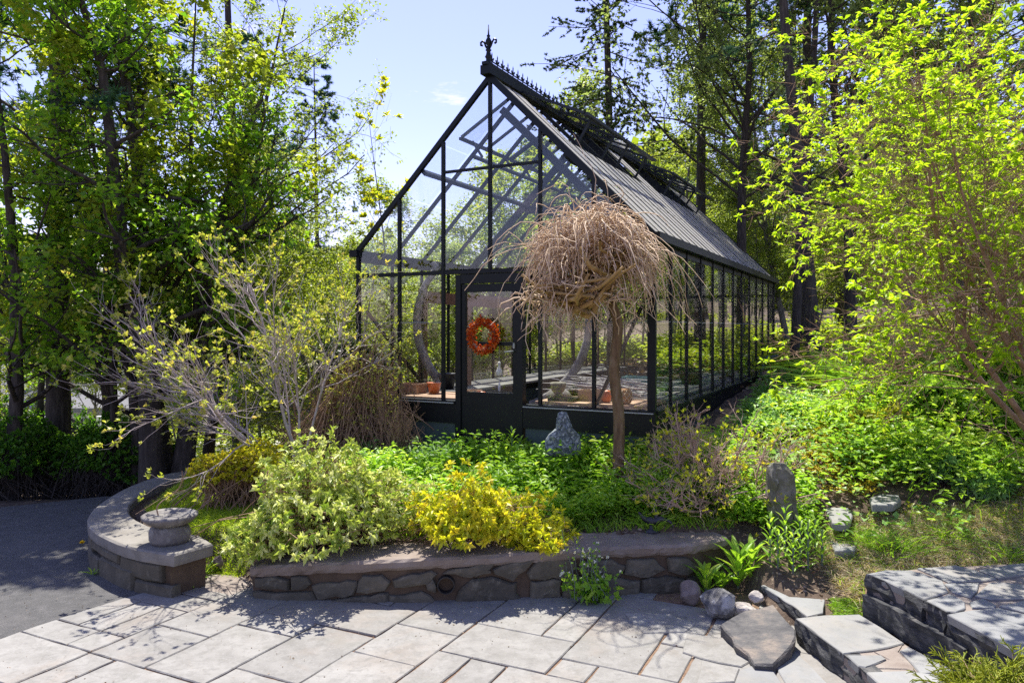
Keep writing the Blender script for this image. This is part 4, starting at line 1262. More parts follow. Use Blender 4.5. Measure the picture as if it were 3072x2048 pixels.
def grow(st, di, ln, ra, k, wander, trop, rg, taper=.55, sag=0.0):
    n = len(st); P = np.zeros((n, k, 3)); P[:, 0] = st; d = norm(di.copy()); Rr = np.zeros((n, k))
    Rr[:, 0] = ra
    for j in range(1, k):
        d = norm(d + rg.normal(size=(n, 3)) * wander + np.array([0, 0, trop]) - np.array([0, 0, sag]) * (j / k))
        P[:, j] = P[:, j - 1] + d * (ln / (k - 1))[:, None]
        Rr[:, j] = ra * (1 - (1 - taper) * j / (k - 1))
    return P, Rr

def kids(P, Rr, per_, t0, t1, ang, lr, rr_, rg, ln, outward=None, flat=0.0, lend=.5):
    n, k, _ = P.shape
    idx = np.repeat(np.arange(n), per_)
    m = len(idx)
    t = rg.uniform(t0, t1, m) if per_ > 3 else (t0 + (t1 - t0) * (np.tile(np.arange(per_), n) + rg.random(m)) / per_)
    x = t * (k - 1); i = np.clip(x.astype(int), 0, k - 2); f = (x - i)[:, None]
    a, b = P[idx, i], P[idx, i + 1]
    st = a * (1 - f) + b * f
    tan = norm(b - a)
    rd = rg.normal(size=(m, 3)); 
    rd = rd - tan * (rd * tan).sum(1)[:, None]
    if flat: rd[:, 2] *= (1 - flat)
    rd = norm(rd)
    A = rg.normal(ang, ang * .25, m)[:, None]
    d = tan * np.cos(A) + rd * np.sin(A)
    L_ = ln[idx] * lr * (1 - lend * t) * rg.uniform(.7, 1.25, m)
    r0 = (Rr[idx, i] * (1 - f[:, 0]) + Rr[idx, i + 1] * f[:, 0]) * rr_
    return st, norm(d), L_, r0, idx, t

def tubes(P, Rr, n=3):
    m, k, _ = P.shape
    tan = np.zeros_like(P); tan[:, 1:-1] = P[:, 2:] - P[:, :-2]; tan[:, 0] = P[:, 1] - P[:, 0]; tan[:, -1] = P[:, -1] - P[:, -2]
    tan = norm(tan)
    ref = np.where(np.abs(tan[:, :1, 2:3]) > .9, np.array([[[1., 0, 0]]]), np.array([[[0, 0, 1.]]]))
    a = norm(np.cross(tan, np.broadcast_to(ref, tan.shape))); b = np.cross(tan, a)
    th = np.arange(n) * 2 * np.pi / n
    V = P[:, :, None] + (a[:, :, None] * np.cos(th)[None, None, :, None] + b[:, :, None] * np.sin(th)[None, None, :, None]) * Rr[:, :, None, None]
    V = V.reshape(-1, 3)
    base = (np.arange(m) * k * n)[:, None, None] + (np.arange(k - 1) * n)[None, :, None]
    q = np.arange(n)[None, None, :]; q2 = (q + 1) % n
    A, B, C, D = base + q, base + q2, base + n + q2, base + n + q
    T = np.stack([A, B, C, D], -1).reshape(-1, 4)
    return V, T

def tubeobj(name, parts, mat, parent=None, smooth=True, kind=None):
    Vs, Ts = [], []; b = 0
    for V, T in parts: Vs.append(V); Ts.append(T + b); b += len(V)
    o = link(name, npmesh(name, np.concatenate(Vs), np.concatenate(Ts), smooth=smooth), mat, parent)
    if kind: setp(o, kind=kind)
    return o

def sample_tips(P, n, t0, rg):
    m, k, _ = P.shape
    idx = rg.integers(0, m, n); t = rg.uniform(t0, 1, n) * (k - 1); i = np.clip(t.astype(int), 0, k - 2); f = (t - i)[:, None]
    return P[idx, i] * (1 - f) + P[idx, i + 1] * f, norm(P[idx, i + 1] - P[idx, i]), idx

def broadleaf(seed, height=9, tr=.16, lean=(0, 0), c0=.22, limbs=16, subs=6, twigs=5, leaves=16000, ls=.07, mat='maple', bark='bark', llen=.36, ang=1.0, trunk_k=10, asp=.8, stems=1, spread=.0, trop=.03, droop=.35, cl=.10, trunk_name='trunk', loc=(0, 0, 0), label=None, cat='tree', group=None, name='broadleaf_tree', wander=.14, tips=.25, leafup=.25, t1=.98, whorl=1, flat=.3):
    rg = np.random.default_rng(seed)
    root = thing(name, label, cat, loc, group)
    loc = np.array(loc, float)
    a = np.linspace(0, 6.28, stems, endpoint=False) + rg.uniform(0, 6.28)
    st = loc + np.stack([np.cos(a), np.sin(a), a * 0], 1) * (tr * (.9 if stems > 1 else 0)) + [0, 0, -.1]
    di = np.stack([np.cos(a) * spread + lean[0], np.sin(a) * spread + lean[1], np.ones(stems)], 1)
    ln = np.full(stems, height) * rg.uniform(.85, 1.0, stems)
    P0_, R0_ = grow(st, di, ln, np.full(stems, tr) * rg.uniform(.8, 1, stems), trunk_k, .05 if stems == 1 else .09, .06, rg, .12)
    R0_[:, 0] *= 1.25
    s1 = kids(P0_, R0_, limbs, c0, t1, ang, llen, .42, rg, ln)
    P1, R1 = grow(s1[0], s1[1], s1[2], s1[3], 7, wander, trop, rg, .3)
    s2 = kids(P1, R1, subs, .2, 1, .8, .5, .6, rg, s1[2], flat=.3)
    P2, R2 = grow(s2[0], s2[1], s2[2], np.minimum(s2[3], .03), 5, wander * 1.2, trop, rg, .35)
    s3 = kids(P2, R2, twigs, .25, 1, .8, .45, .6, rg, s2[2], flat=.3, lend=.3)
    P3, R3 = grow(s3[0], s3[1], s3[2], np.clip(s3[3], .003, .012), 4, wander * 1.4, trop, rg, .4)
    tubeobj(trunk_name, [tubes(P0_, R0_, 9), tubes(P1, R1, 5), tubes(P2, R2, 3), tubes(P3, R3, 3)], M[bark], root)
    if leaves:
        p, d, _ = sample_tips(P3, leaves // whorl, tips, rg)
        p = p + rg.normal(size=p.shape) * cl * .5
        tw = rg.normal(0, .12, len(p))
        p = np.repeat(p, whorl, 0); d = np.repeat(d, whorl, 0); tw = np.repeat(tw, whorl); leaves = len(p)
        dd = norm(d * .5 + rg.normal(size=p.shape) * [.7, .7, .35] + [0, 0, -droop])
        t = np.clip(rg.normal(.5, .17, leaves) + tw, 0, 1)
        V, T = leafgeo(p, dd, ls * rg.uniform(.65, 1.25, leaves), asp, .25, .15, rg, up=np.array([0, 0, leafup * 4]))
        leafobj('crown', [(V, T)], L[mat], root, [t])
    return root

def needle_tree(seed, height=16, tr=.2, c0=.3, whorls=22, perw=5, blen=.2, subs=9, tufts=9, nl=.12, nn=9, mat='pine', droopy=0.0, name='pine_tree', label=None, group=None, loc=(0, 0, 0), sparse=1.0, bang=1.35, lean=(0, 0), nw=.006, tuftspread=1.0):
    rg = np.random.default_rng(seed)
    root = thing(name, label, 'tree', loc, group)
    loc = np.array(loc, float)
    P0_, R0_ = grow(loc[None] + [[0, 0, -.1]], np.array([[lean[0], lean[1], 1.]]), np.array([float(height)]), np.array([tr]), 14, .012, .03, rg, .1)
    n = whorls * perw
    s1 = kids(P0_, R0_, n, c0, .99, bang, blen, .22, rg, np.array([float(height)]), lend=.78)
    st, d, L_, r0, idx, t = s1
    P1, R1 = grow(st, d, L_, np.clip(r0, .01, .06), 6, .07, .03 - droopy, rg, .25)
    s2 = kids(P1, R1, subs, .25, 1, .75, .42, .5, rg, L_, flat=.75)
    P2, R2 = grow(s2[0], s2[1], s2[2], np.clip(s2[3], .004, .012), 4, .08, -droopy * .5, rg, .4)
    tubeobj('trunk', [tubes(P0_, R0_, 9), tubes(P1, R1, 4), tubes(P2, R2, 3)], M['bark'], root)
    keep = rg.random(len(P2)) < sparse
    P2 = P2[keep]
    nt = len(P2) * tufts
    p, dr, _ = sample_tips(P2, nt, .2, rg)
    pp = np.repeat(p, nn, 0); dd = np.repeat(dr, nn, 0)
    dd = norm(dd * .8 + rg.normal(size=dd.shape) * [.65 * tuftspread, .65 * tuftspread, .55 * tuftspread] + [0, 0, .15])
    m = len(pp)
    side = norm(np.cross(dd, rg.normal(size=(m, 3)))) * nw
    ln = nl * rg.uniform(.7, 1.2, m)
    V = np.stack([pp - side, pp + side, pp + dd * ln[:, None]], 1).reshape(-1, 3)
    T = np.arange(m * 3).reshape(-1, 3)
    tt = np.repeat(np.clip(rg.normal(.45, .22, nt), 0, 1), nn)
    leafobj('needles', [(V, T)], L[mat], root, [tt])
    return root

def ell_pts(n, c, r, rg, shell=.55, zmin=-1):
    """points in an ellipsoid, biased to its outside"""
    v = norm(rg.normal(size=(n * 2, 3))); v = v[v[:, 2] > zmin][:n]
    q = rg.random(len(v)) ** (1 - shell)
    return np.asarray(c) + v * (q ** .6)[:, None] * np.asarray(r)

def shrub(seed, base, c, r, stems, mat, bark, ls, whorl=7, asp=.42, label=None, name='shrub', cat='shrub', wr=.004, spread=.18, group=None, leafdir=.8, tip_jit=.5, zmin=-.45, lump=.25, loc=None, droop=.1, inner=2, upb=.5, part='foliage'):
    rg = np.random.default_rng(seed)
    root = thing(name, label, cat, tuple(base), group)
    tips = ell_pts(stems, c, r, rg, .5, zmin)
    if lump:
        k = norm(rg.normal(size=(7, 3))); 
        dv_ = norm(tips - np.asarray(c)); w = (np.maximum(dv_ @ k.T, 0) ** 6).max(1)
        tips = np.asarray(c) + (tips - np.asarray(c)) * (1 - lump + lump * 1.6 * w)[:, None]
    st = np.asarray(base) + rg.normal(size=(stems, 3)) * [spread, spread * .6, .0]
    st = np.where(rg.random((stems, 1)) < .6, st + (tips - st) * rg.uniform(.2, .6, (stems, 1)), st)
    k = 4; P = np.zeros((stems, k, 3))
    for j in range(k):
        f = j / (k - 1); P[:, j] = st * (1 - f) + tips * f + rg.normal(size=(stems, 3)) * .018 * (j not in (0,)) + np.array([0, 0, .05]) * math.sin(math.pi * f)
    Rr = np.linspace(1, .45, k)[None] * rg.uniform(.7, 1.5, (stems, 1)) * wr
    tubeobj('stems', [tubes(P, Rr, 3)], M[bark], root)
    p = np.repeat(tips, whorl, 0); dirn = norm(P[:, -1] - P[:, -2] + np.array([0, 0, .02]))
    geos = []; tt = []
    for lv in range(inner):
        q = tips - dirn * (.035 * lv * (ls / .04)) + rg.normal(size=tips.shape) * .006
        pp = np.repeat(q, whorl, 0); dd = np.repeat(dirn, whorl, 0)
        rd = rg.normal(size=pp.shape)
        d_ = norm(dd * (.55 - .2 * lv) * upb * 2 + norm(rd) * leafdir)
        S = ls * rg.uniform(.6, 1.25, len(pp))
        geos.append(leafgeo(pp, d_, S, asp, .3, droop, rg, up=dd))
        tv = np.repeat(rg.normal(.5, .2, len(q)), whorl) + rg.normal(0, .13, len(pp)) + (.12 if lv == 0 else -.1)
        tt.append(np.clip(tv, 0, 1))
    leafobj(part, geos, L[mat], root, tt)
    return root

def in_poly(n, poly, rg):
    A = np.array([(p[0], p[1]) for p in poly]); lo, hi = A.min(0), A.max(0); out = np.zeros((0, 2))
    while len(out) < n:
        q = rg.uniform(lo, hi, (n * 2, 2)); out = np.concatenate([out, q[sdist(q, [tuple(a) for a in A]) > 0]])
    return out[:n]

def carpet(seed, poly, plants, lper, h, ls, mat, asp=.5, hv=.4, name='ground_cover', label=None, spread=.06, avoid=None, dens=None, flat=.5, noise_h=.35, droop=.15):
    """leafy herb layer over the polygon (plan): many small plants"""
    rg = np.random.default_rng(seed)
    q = in_poly(plants, poly, rg)
    if dens is not None: q = q[rg.random(len(q)) < dens(q)]
    if avoid:
        for (x, y, r_) in avoid: q = q[((q[:, 0] - x) ** 2 + (q[:, 1] - y) ** 2) > r_ * r_]
    z = ground(q[:, 0], q[:, 1])
    n = len(q)
    hh = h * (1 + noise_h * np.sin(q[:, 0] * 3.1 + seed) * np.cos(q[:, 1] * 4.3 + seed * 2)) * rg.uniform(1 - hv, 1 + hv, n)
    P = np.concatenate([q, z[:, None]], 1); P = np.repeat(P, lper, 0)
    f = rg.uniform(.25, 1, len(P)) ** .7
    H_ = np.repeat(hh, lper)
    off = rg.normal(size=(len(P), 2)) * spread * (.5 + f[:, None] * .7)
    p = P.copy(); p[:, :2] += off; p[:, 2] += H_ * f
    d_ = norm(np.concatenate([off / spread + rg.normal(size=off.shape) * .5, (rg.normal(size=(len(P), 1)) * .35 + .35) * (1 - flat) * 2], 1))
    S = ls * rg.uniform(.55, 1.35, len(p))
    tv = np.clip(np.repeat(rg.normal(.45, .16, n) + .22 * np.sin(q[:, 0] * 2.3 + q[:, 1] * 1.1 + seed) * np.cos(q[:, 1] * 2.9 - seed), lper) + rg.normal(0, .14, len(p)), 0, 1)
    o = leafobj(name, [leafgeo(p, d_, S, asp, .3, droop, rg, up=np.array([0, 0, 3.]))], L[mat], None, [tv])
    return setp(o, label, kind='stuff')

def grass(seed, poly, n, h, w, mat, name='grass', label=None, lean=.35, bend=.4, dens=None, z_off=0):
    rg = np.random.default_rng(seed)
    q = in_poly(n, poly, rg)
    if dens is not None: q = q[rg.random(len(q)) < dens(q)]
    z = ground(q[:, 0], q[:, 1]) + z_off
    n = len(q)
    P = np.concatenate([q, z[:, None]], 1)
    D = norm(np.concatenate([rg.normal(size=(n, 2)) * lean, np.ones((n, 1))], 1))
    S = h * rg.uniform(.5, 1.3, n)
    o = leafobj(name, [bladegeo(P, D, S, w, bend, rg, 2)], L[mat], None, [np.clip(rg.normal(.5, .22, n), 0, 1)])
    return setp(o, label, kind='stuff')

def clump(seed, c, n, h, w, mat, label, name='daylily', cat='plant', lean=.5, bend=.6, r=.08, k=4, group=None):
    rg = np.random.default_rng(seed)
    P = np.asarray(c) + rg.normal(size=(n, 3)) * [r, r, 0]
    a = P[:, :2] - np.asarray(c)[:2]
    D = norm(np.concatenate([a / r * lean * .5 + rg.normal(size=(n, 2)) * lean * .6, np.ones((n, 1))], 1))
    S = h * rg.uniform(.6, 1.15, n)
    V, T = bladegeo(P, D, S, w, bend, rg, k)
    o = leafobj(name, [(V, T)], L[mat], None, [np.clip(rg.normal(.5, .2, n), 0, 1)])
    return setp(o, label, cat, group)

# wreath leaves
rg = np.random.default_rng(5)
n = 1500
a = rg.uniform(0, 6.28, n); c_ = np.array(wc0)[None] + np.outer(np.cos(a) * .15, np.array(d2)) + np.outer(np.sin(a) * .15, [0, 0, 1.]) + rg.normal(size=(n, 3)) * .02
out = np.outer(np.cos(a), np.array(d2)) + np.outer(np.sin(a), [0, 0, 1.])
leafobj('leaves', [leafgeo(c_, out * .4 + rg.normal(size=(n, 3)) * .6 + np.array([-.2, -.4, 0]), rg.uniform(.022, .05, n), .6, .3, .1, rg)], L['wreath'], wr, [np.clip(rg.normal(.5, .25, n), 0, 1)])

# ------------------------------------------------------------------ trees: one of each kind, then placed one by one
def place(proto, x, y, rz=0.0, s=1.0, label=None, group=None, first=False, z=None, sz=1.0, tilt=0.0):
    o = proto if first else copy_tree(proto)
    o.location = (x, y, (gz(x, y) if z is None else z) - .03)
    o.rotation_euler = (tilt, 0, rz); o.scale = (s, s, s * sz)
    setp(o, label, None, group)
    return o
def X_(px, Y): return (px - CX) / F * Y

mapA = broadleaf(101, 7.8, .17, (.02, 0), .16, 22, 6, 4, 6500, .09, 'maple', 'bark', .24, 1.1, droop=.4, stems=3, spread=.035, cl=.14, name='maple_tree')
mapB = broadleaf(102, 7.6, .11, (.0, 0), .14, 24, 5, 3, 4600, .088, 'maple', 'bark', .34, 1.15, droop=.4, cl=.14, name='maple_tree')
mapC = broadleaf(103, 8.0, .07, (.10, 0), .2, 22, 5, 3, 5500, .085, 'mapley', 'bark', .33, 1.1, droop=.3, cl=.12, name='maple_tree')
birA = broadleaf(104, 9.0, .12, (.10, 0), .3, 34, 7, 5, 12000, .062, 'birch', 'bark', .36, .95, droop=.25, cl=.12, name='birch_tree')
oliA = broadleaf(105, 12.0, .15, (.0, 0), .25, 36, 7, 5, 15000, .092, 'olive', 'bark', .36, 1.0, droop=.2, cl=.14, name='budding_tree')
oliB = broadleaf(106, 11.0, .11, (.04, 0), .2, 34, 7, 5, 12000, .088, 'birch', 'barkg', .34, .9, droop=.2, cl=.14, name='budding_tree')
sapA = broadleaf(107, 6.5, .05, (.03, 0), .12, 34, 6, 6, 11000, .075, 'birch', 'barkg', .34, .9, droop=.2, cl=.14, name='sapling')
sapB = broadleaf(108, 5.5, .04, (-.04, 0), .08, 30, 6, 6, 11000, .075, 'mapley', 'barkg', .4, 1.0, droop=.2, cl=.14, stems=3, spread=.25, name='sapling')
pinA = needle_tree(109, 16, .17, .30, 15, 5, .19, 8, 8, .16, 8, 'pine', .02, nw=.013)
pinB = needle_tree(110, 17, .15, .38, 13, 5, .16, 8, 8, .16, 8, 'pine', .0, nw=.013)
sprA = needle_tree(111, 13, .12, .16, 26, 5, .17, 10, 9, .055, 10, 'spruce', .06, name='spruce_tree', bang=1.5, nw=.012, tuftspread=1.2)

# left of the drive
place(mapA, X_(165, 9.7), 9.7, .4, 1.0, 'maple with three dark trunks rising behind the curved wall', first=True)
place(mapB, X_(108, 11.0), 11.0, 2.2, 1.0, 'leafy maple left of the three-trunked maple beyond the driveway', first=True, tilt=0)
place(mapB, X_(10, 9.6), 9.6, 4.0, .95, 'leafy maple at the left edge of the photo beyond the driveway')
place(mapC, X_(118, 10.2), 10.2, 3.4, 1.0, 'thin leaning maple between the big pine trunk and the three-trunked maple', first=True)
place(mapC, X_(40, 12.5), 12.5, 1.0, 1.1, 'slender young maple behind the big pine at far left')
place(birA, X_(205, 12.0), 12.0, .0, .95, 'yellow-green birch leaning right above the pale-twigged shrub', first=True)
place(birA, X_(305, 19.0), 19.0, 2.4, .9, 'tall yellow-green birch left of the open sky')

place(pinA, X_(57, 10.8), 10.8, .3, 1.05, 'big dark pine trunk at the left beyond the driveway', first=True)
place(pinA, X_(240, 17.0), 17.0, 2.0, 1.0, 'dark pine with flat plumes left of the open sky')
place(pinB, X_(105, 27.0), 27.0, 1.2, .9, 'dark pine far behind the three-trunked maple', first=True)
place(pinB, X_(-5, 20.0), 20.0, 3.2, 1.0, 'dark pine at the far left edge behind the maples')
place(pinA, X_(318, 34.0), 34.0, 3.0, 1.0, 'distant dark pine peeking at the left edge of the open sky')
place(mapB, X_(140, 9.9), 9.9, 1.1, .9, 'straight dark-trunked maple just left of the three-trunked maple', tilt=0)
place(mapC, X_(186, 11.0), 11.0, 5.4, 1.1, 'slim maple just right of the three-trunked maple')
# right
place(sprA, X_(612, 17.0), 17.0, .6, 1.12, 'open-branched spruce standing right of the greenhouse ridge', first=True)
place(pinB, X_(700, 19), 19, 1.1, 1.05, 'tall pine right of the spruce, dense dark top')
place(pinA, X_(745, 24), 24, 4.1, 1.05, 'pine behind the gap between the tall pines')
place(pinB, X_(806, 17), 17, 2.1, 1.0, 'tall pine with a straight dark trunk above the roof end')
place(pinA, X_(840, 26), 26, .9, 1.1, 'pine deep in the wood above the lime-green tree')
place(pinB, X_(905, 22), 22, 5.1, 1.1, 'pine behind the upper part of the lime-green tree')
place(pinA, X_(985, 20), 20, 2.9, 1.0, 'pine in the upper right corner of the photo')
place(oliA, X_(742, 15), 15, 0, .95, 'budding olive-green tree between spruce and tall pine', first=True)
place(oliA, X_(850, 14), 14, 2.0, .95, 'budding olive-green tree arching over the lime-green tree')
place(oliA, X_(960, 15), 15, 4.0, .9, 'budding olive-green tree in the upper right behind the lime-green tree')
place(oliB, X_(672, 20), 20, 1, .8, 'pale budding tree right behind the spruce', first=True)
place(oliB, X_(790, 19), 19, 3, .95, 'pale budding tree between the two tall pines')
place(oliB, X_(900, 18), 18, 5, .95, 'pale budding tree behind the lime-green tree')
tk1 = needle_tree(131, 14, .12, .42, 10, 5, .14, 8, 6, .12, 8, 'pine', .0, label='dark leaning tree trunk right behind the rear corner of the greenhouse', loc=(X_(817, 12), 12, gz(X_(817, 12), 12)), lean=(-.07, 0))
tk2 = needle_tree(132, 13, .085, .45, 9, 5, .14, 8, 6, .12, 8, 'pine', .0, label='slimmer dark trunk directly behind the rear greenhouse corner', loc=(X_(793, 13), 13, gz(X_(793, 13), 13)), lean=(.05, 0))
# understory behind the greenhouse
k = 0
sg = random.Random(9)
for i, (px, Y, s_) in enumerate([(262, 17, .9), (300, 14, .75), (345, 17, .8), (385, 21, .85), (425, 18, .75), (455, 25, .9), (500, 21, .8), (530, 27, .95), (560, 23, .85), (600, 28, 1.0), (640, 23, .9), (480, 31, 1.0), (410, 29, .95),
                                 (680, 26, 1.1), (720, 22, .9), (330, 25, .9), (760, 19, .7), (815, 22, .8), (860, 18, .7), (900, 24, .9), (960, 19, .8), (1010, 24, 1.0), (230, 24, .9), (180, 19, .8), (90, 19, .8), (30, 16, .8), (140, 26, .9)]):
    pr = sapA if i % 2 == 0 else sapB
    lab = 'slender budding sapling in the thicket behind the greenhouse' if 250 < px < 700 else ('low budding sapling on the wooded rise at the right' if px >= 700 else 'low budding sapling among the trees left of the greenhouse')
    place(pr, X_(px, Y), Y, sg.uniform(0, 6.28), s_ * 1.05, lab, 'saplings in the thicket behind the greenhouse' if 250 < px < 700 else ('saplings on the wooded rise' if px >= 700 else 'saplings among the left trees'), first=(i < 2))
for i, (px, Y, s_) in enumerate([(372, 20, 1.15), (412, 23, 1.3), (452, 21, 1.2), (498, 24, 1.45), (536, 22, 1.35), (575, 25, 1.5)]):
    place(sapA if i % 2 else sapB, X_(px, Y), Y, 2.1 * i, s_, ['tall sapling left of the gable against the sky', 'tall sapling whose top shows beside the left roof edge', 'tall budding tree seen through the left gable glass', 'tall budding tree seen through the centre of the gable glass', 'tall budding tree seen through the gable right of its centre post', 'tall budding tree seen through the right gable glass'][i])
# deep wood
fg = random.Random(13)
for i in range(34):
    Y = fg.uniform(30, 62)
    px = fg.uniform(-60, 1080)
    mid = 330 < px < 590
    if 300 < px < 610 and i % 3: px = px + 330 if px > 455 else px - 320
    mid = 300 < px < 610
    if (px < 300 and i % 3) or (px > 610 and i % 2): continue
    pr = [pinA, pinB, oliA, oliB, mapB][i % 5]
    s_ = fg.uniform(.9, 1.2)
    if mid: s_ = (1.5 + .17 * Y) / 16.0; pr = [oliA, mapB, oliB][i % 3]
    lab = {0: 'distant tree low above the thicket seen through the greenhouse', 1: 'distant tree in the deep wood at the left', 2: 'distant tree in the deep wood at the right'}[0 if mid else (1 if px < 300 else 2)]
    place(pr, X_(px, Y), Y, fg.uniform(0, 6.28), s_, lab, ['distant trees through the greenhouse', 'distant trees at the left', 'distant trees at the right'][0 if mid else (1 if px < 300 else 2)])
# far wood: one mass
rg = np.random.default_rng(77)
n = 70000
ang_ = rg.uniform(-.75, .75, n); Yf = rg.uniform(62, 80, n)
Xf = np.tan(ang_) * Yf
topz = 9 + 2.5 * np.sin(Xf * .21) + 1.8 * np.sin(Xf * .53 + 1) + 1.2 * np.sin(Xf * 1.3) + np.where(Xf > 12, 5, 0)
zf_ = ground(Xf, Yf) + rg.random(n) ** .8 * topz
Pf = np.stack([Xf, Yf, zf_], 1)
o = leafobj('far_wood', [leafgeo(Pf, rg.normal(size=(n, 3)), rg.uniform(.5, 1.1, n), .9, .2, .1, rg)], L['mapley'], None, [np.clip(rg.normal(.55, .25, n), 0, 1)])
setp(o, 'distant yellow-green woodland behind the whole garden', kind='stuff')

# small trees near the greenhouse
yt = broadleaf(120, 3.7, .045, (.05, 0), .1, 26, 6, 5, 9000, .055, 'mapley', 'barkg', .42, .9, stems=3, spread=.2, cl=.10, droop=.15, name='budding_tree', label='bushy yellow-green tree beside the left wall of the greenhouse', loc=(X_(335, 11.4), 11.4, gz(X_(335, 11.4), 11.4)))
mg = broadleaf(121, 5.9, .03, (.0, 0), .35, 12, 3, 2, 900, .11, 'bud', 'barkg', .24, .5, cl=.02, droop=-.2, name='sapling', label='tall thin magnolia sapling with upright yellow leaf whorls left of the gable', tips=.93, whorl=6, loc=(X_(397, 12), 12, gz(X_(397, 12), 12)), wander=.05, trop=.12, asp=.4)

# bright tree overhanging from the right
lt = broadleaf(122, 4.5, .036, (-.70, -.05), .34, 28, 8, 6, 24000, .058, 'lime', 'barkb', .47, 1.0, stems=5, spread=.34, cl=.015, droop=-.1, whorl=5, tips=.85, trop=-.01, name='lime_green_tree', cat='tree', label='bright lime-green small tree leaning in from the right edge', loc=(5.1, 6.3, .65), asp=.45, wander=.12, flat=.2)
lt2 = broadleaf(123, 4.3, .032, (-.25, .05), .36, 22, 7, 5, 9000, .058, 'lime', 'barkb', .46, 1.0, stems=4, spread=.3, cl=.015, droop=-.1, whorl=5, tips=.85, trop=.05, name='lime_green_tree', cat='tree', label='second lime-green tree at the right edge, higher and farther back', loc=(5.7, 7.4, .95), asp=.45, wander=.12)

# ------------------------------------------------------------------ weeping tree in front of the greenhouse
wb = Vector((X_(617, 7.0), 7.0, gz(X_(617, 7.0), 7.0)))
wt = thing('weeping_tree', 'small grafted weeping tree with a dome of tangled tan twigs before the greenhouse', 'tree', tuple(wb))
hd = at(606, 288, 7.0)
MB().tube(densify([wb - UP * .1, at(619, 420, 7.0), at(614, 370, 7.0), at(618, 325, 7.0), at(610, 300, 7.0)], 4), np.linspace(.056, .046, 17), 12).build('trunk', M['barko'], wt, True)
rg = np.random.default_rng(31)
# gnarled crown limbs
nb = 26
a = rg.uniform(0, 6.28, nb)
P = np.zeros((nb, 8, 3)); base_ = np.array(at(590, 282, 6.85))
for j in range(8):
    f = j / 7
    aa = a + .9 * f * rg.choice([-1, 1], nb)
    rr_ = .05 + .50 * f * (.6 + .6 * rg.random(nb))
    P[:, j] = base_ + np.stack([np.cos(aa) * rr_, np.sin(aa) * rr_ * .8, -.12 + .34 * np.sin(f * 2.0 + a) * .6 + .22 * f + rg.normal(0, .025, nb)], 1)
Rr = np.linspace(.036, .014, 8)[None] * rg.uniform(.7, 1.2, (nb, 1))
tubeobj('gnarled_limbs', [tubes(P, Rr, 6)], M['gnarl'], wt)
# thin weeping shoots
ns = 1800
cc = np.array(at(594, 256, 7.0))
v = norm(rg.normal(size=(ns, 3)) * [1, 1, .8] + [0, 0, .35])
r0 = rg.uniform(.25, .98, (ns, 1)) ** .7
s0 = cc + v * r0 * np.array([.50, .42, .48])
s0[:, 2] = np.where(s0[:, 2] < cc[2] - .1, cc[2] + rg.uniform(-.1, .3, ns), s0[:, 2])
k = 8
lob = 1 + .18 * np.sin(v[:, 0] * 5 + 1) * np.cos(v[:, 1] * 4 + v[:, 2] * 5)
s0 = cc + (s0 - cc) * lob[:, None]
P = np.zeros((ns, k, 3)); P[:, 0] = s0
dirn = norm(v * [1, 1, .3] + rg.normal(size=(ns, 3)) * .7 + [0, 0, .45])
ln = rg.uniform(.15, .72, ns) * np.where(rg.random(ns) < .16, 1.5, .8)
for j in range(1, k):
    dirn = norm(dirn + rg.normal(size=(ns, 3)) * .30 - np.array([0, 0, .42]))
    P[:, j] = P[:, j - 1] + dirn * (ln / (k - 1))[:, None]
Rr = np.linspace(.0066, .0028, k)[None] * rg.uniform(.6, 1.25, (ns, 1))
mid_ = P[:, k // 2]
fr_ = (mid_[:, 1] < 7.0) & (np.abs(mid_[:, 0] - at(590, 0, 7).x) < .32) & (mid_[:, 2] < at(0, 242, 7).z) & (rg.random(ns) < .85)
P = P[~fr_]; Rr = Rr[~fr_]
setp(tubeobj('weeping_shoots', [tubes(P, Rr, 3)], M['tangle'], wt), kind='stuff')
# crooked lower shoots towards the left
ns = 150
P = np.zeros((ns, 7, 3)); P[:, 0] = np.array(at(575, 292, 6.9)) + rg.normal(size=(ns, 3)) * [.22, .12, .07]
dirn = norm(rg.normal(size=(ns, 3)) * [.8, .6, .3] + [-.6, -.2, .0])
for j in range(1, 7):
    dirn = norm(dirn + rg.normal(size=(ns, 3)) * .5 - np.array([0, 0, .18])); P[:, j] = P[:, j - 1] + dirn * (rg.uniform(.25, .55, ns) / 6)[:, None]
setp(tubeobj('crooked_shoots', [tubes(P, np.linspace(.009, .003, 7)[None] * np.ones((ns, 1)), 4)], M['tangle'], wt), kind='stuff')

# ------------------------------------------------------------------ shrubs of the bed
def P3(px, py, Y): return np.array(at(px, py, Y))
def base_at(px, Y): return (X_(px, Y), Y, gz(X_(px, Y), Y))
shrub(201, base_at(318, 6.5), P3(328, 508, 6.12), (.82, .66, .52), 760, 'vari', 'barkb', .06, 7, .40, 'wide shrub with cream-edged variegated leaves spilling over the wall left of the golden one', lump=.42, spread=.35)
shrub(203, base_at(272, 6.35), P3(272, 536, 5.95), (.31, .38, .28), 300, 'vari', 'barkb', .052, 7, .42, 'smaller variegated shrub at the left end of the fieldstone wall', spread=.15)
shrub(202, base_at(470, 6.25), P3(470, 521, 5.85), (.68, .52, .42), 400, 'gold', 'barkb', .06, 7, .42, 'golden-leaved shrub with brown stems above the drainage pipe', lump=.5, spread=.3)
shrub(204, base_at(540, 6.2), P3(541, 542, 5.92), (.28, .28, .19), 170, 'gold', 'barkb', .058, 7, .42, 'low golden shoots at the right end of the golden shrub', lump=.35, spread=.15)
shrub(205, base_at(238, 7.35), P3(240, 468, 7.25), (.40, .34, .34), 800, 'barb', 'barkb', .03, 9, .6, 'yellow barberry-like shrub on the lawn behind the curved wall', lump=.45, spread=.25)
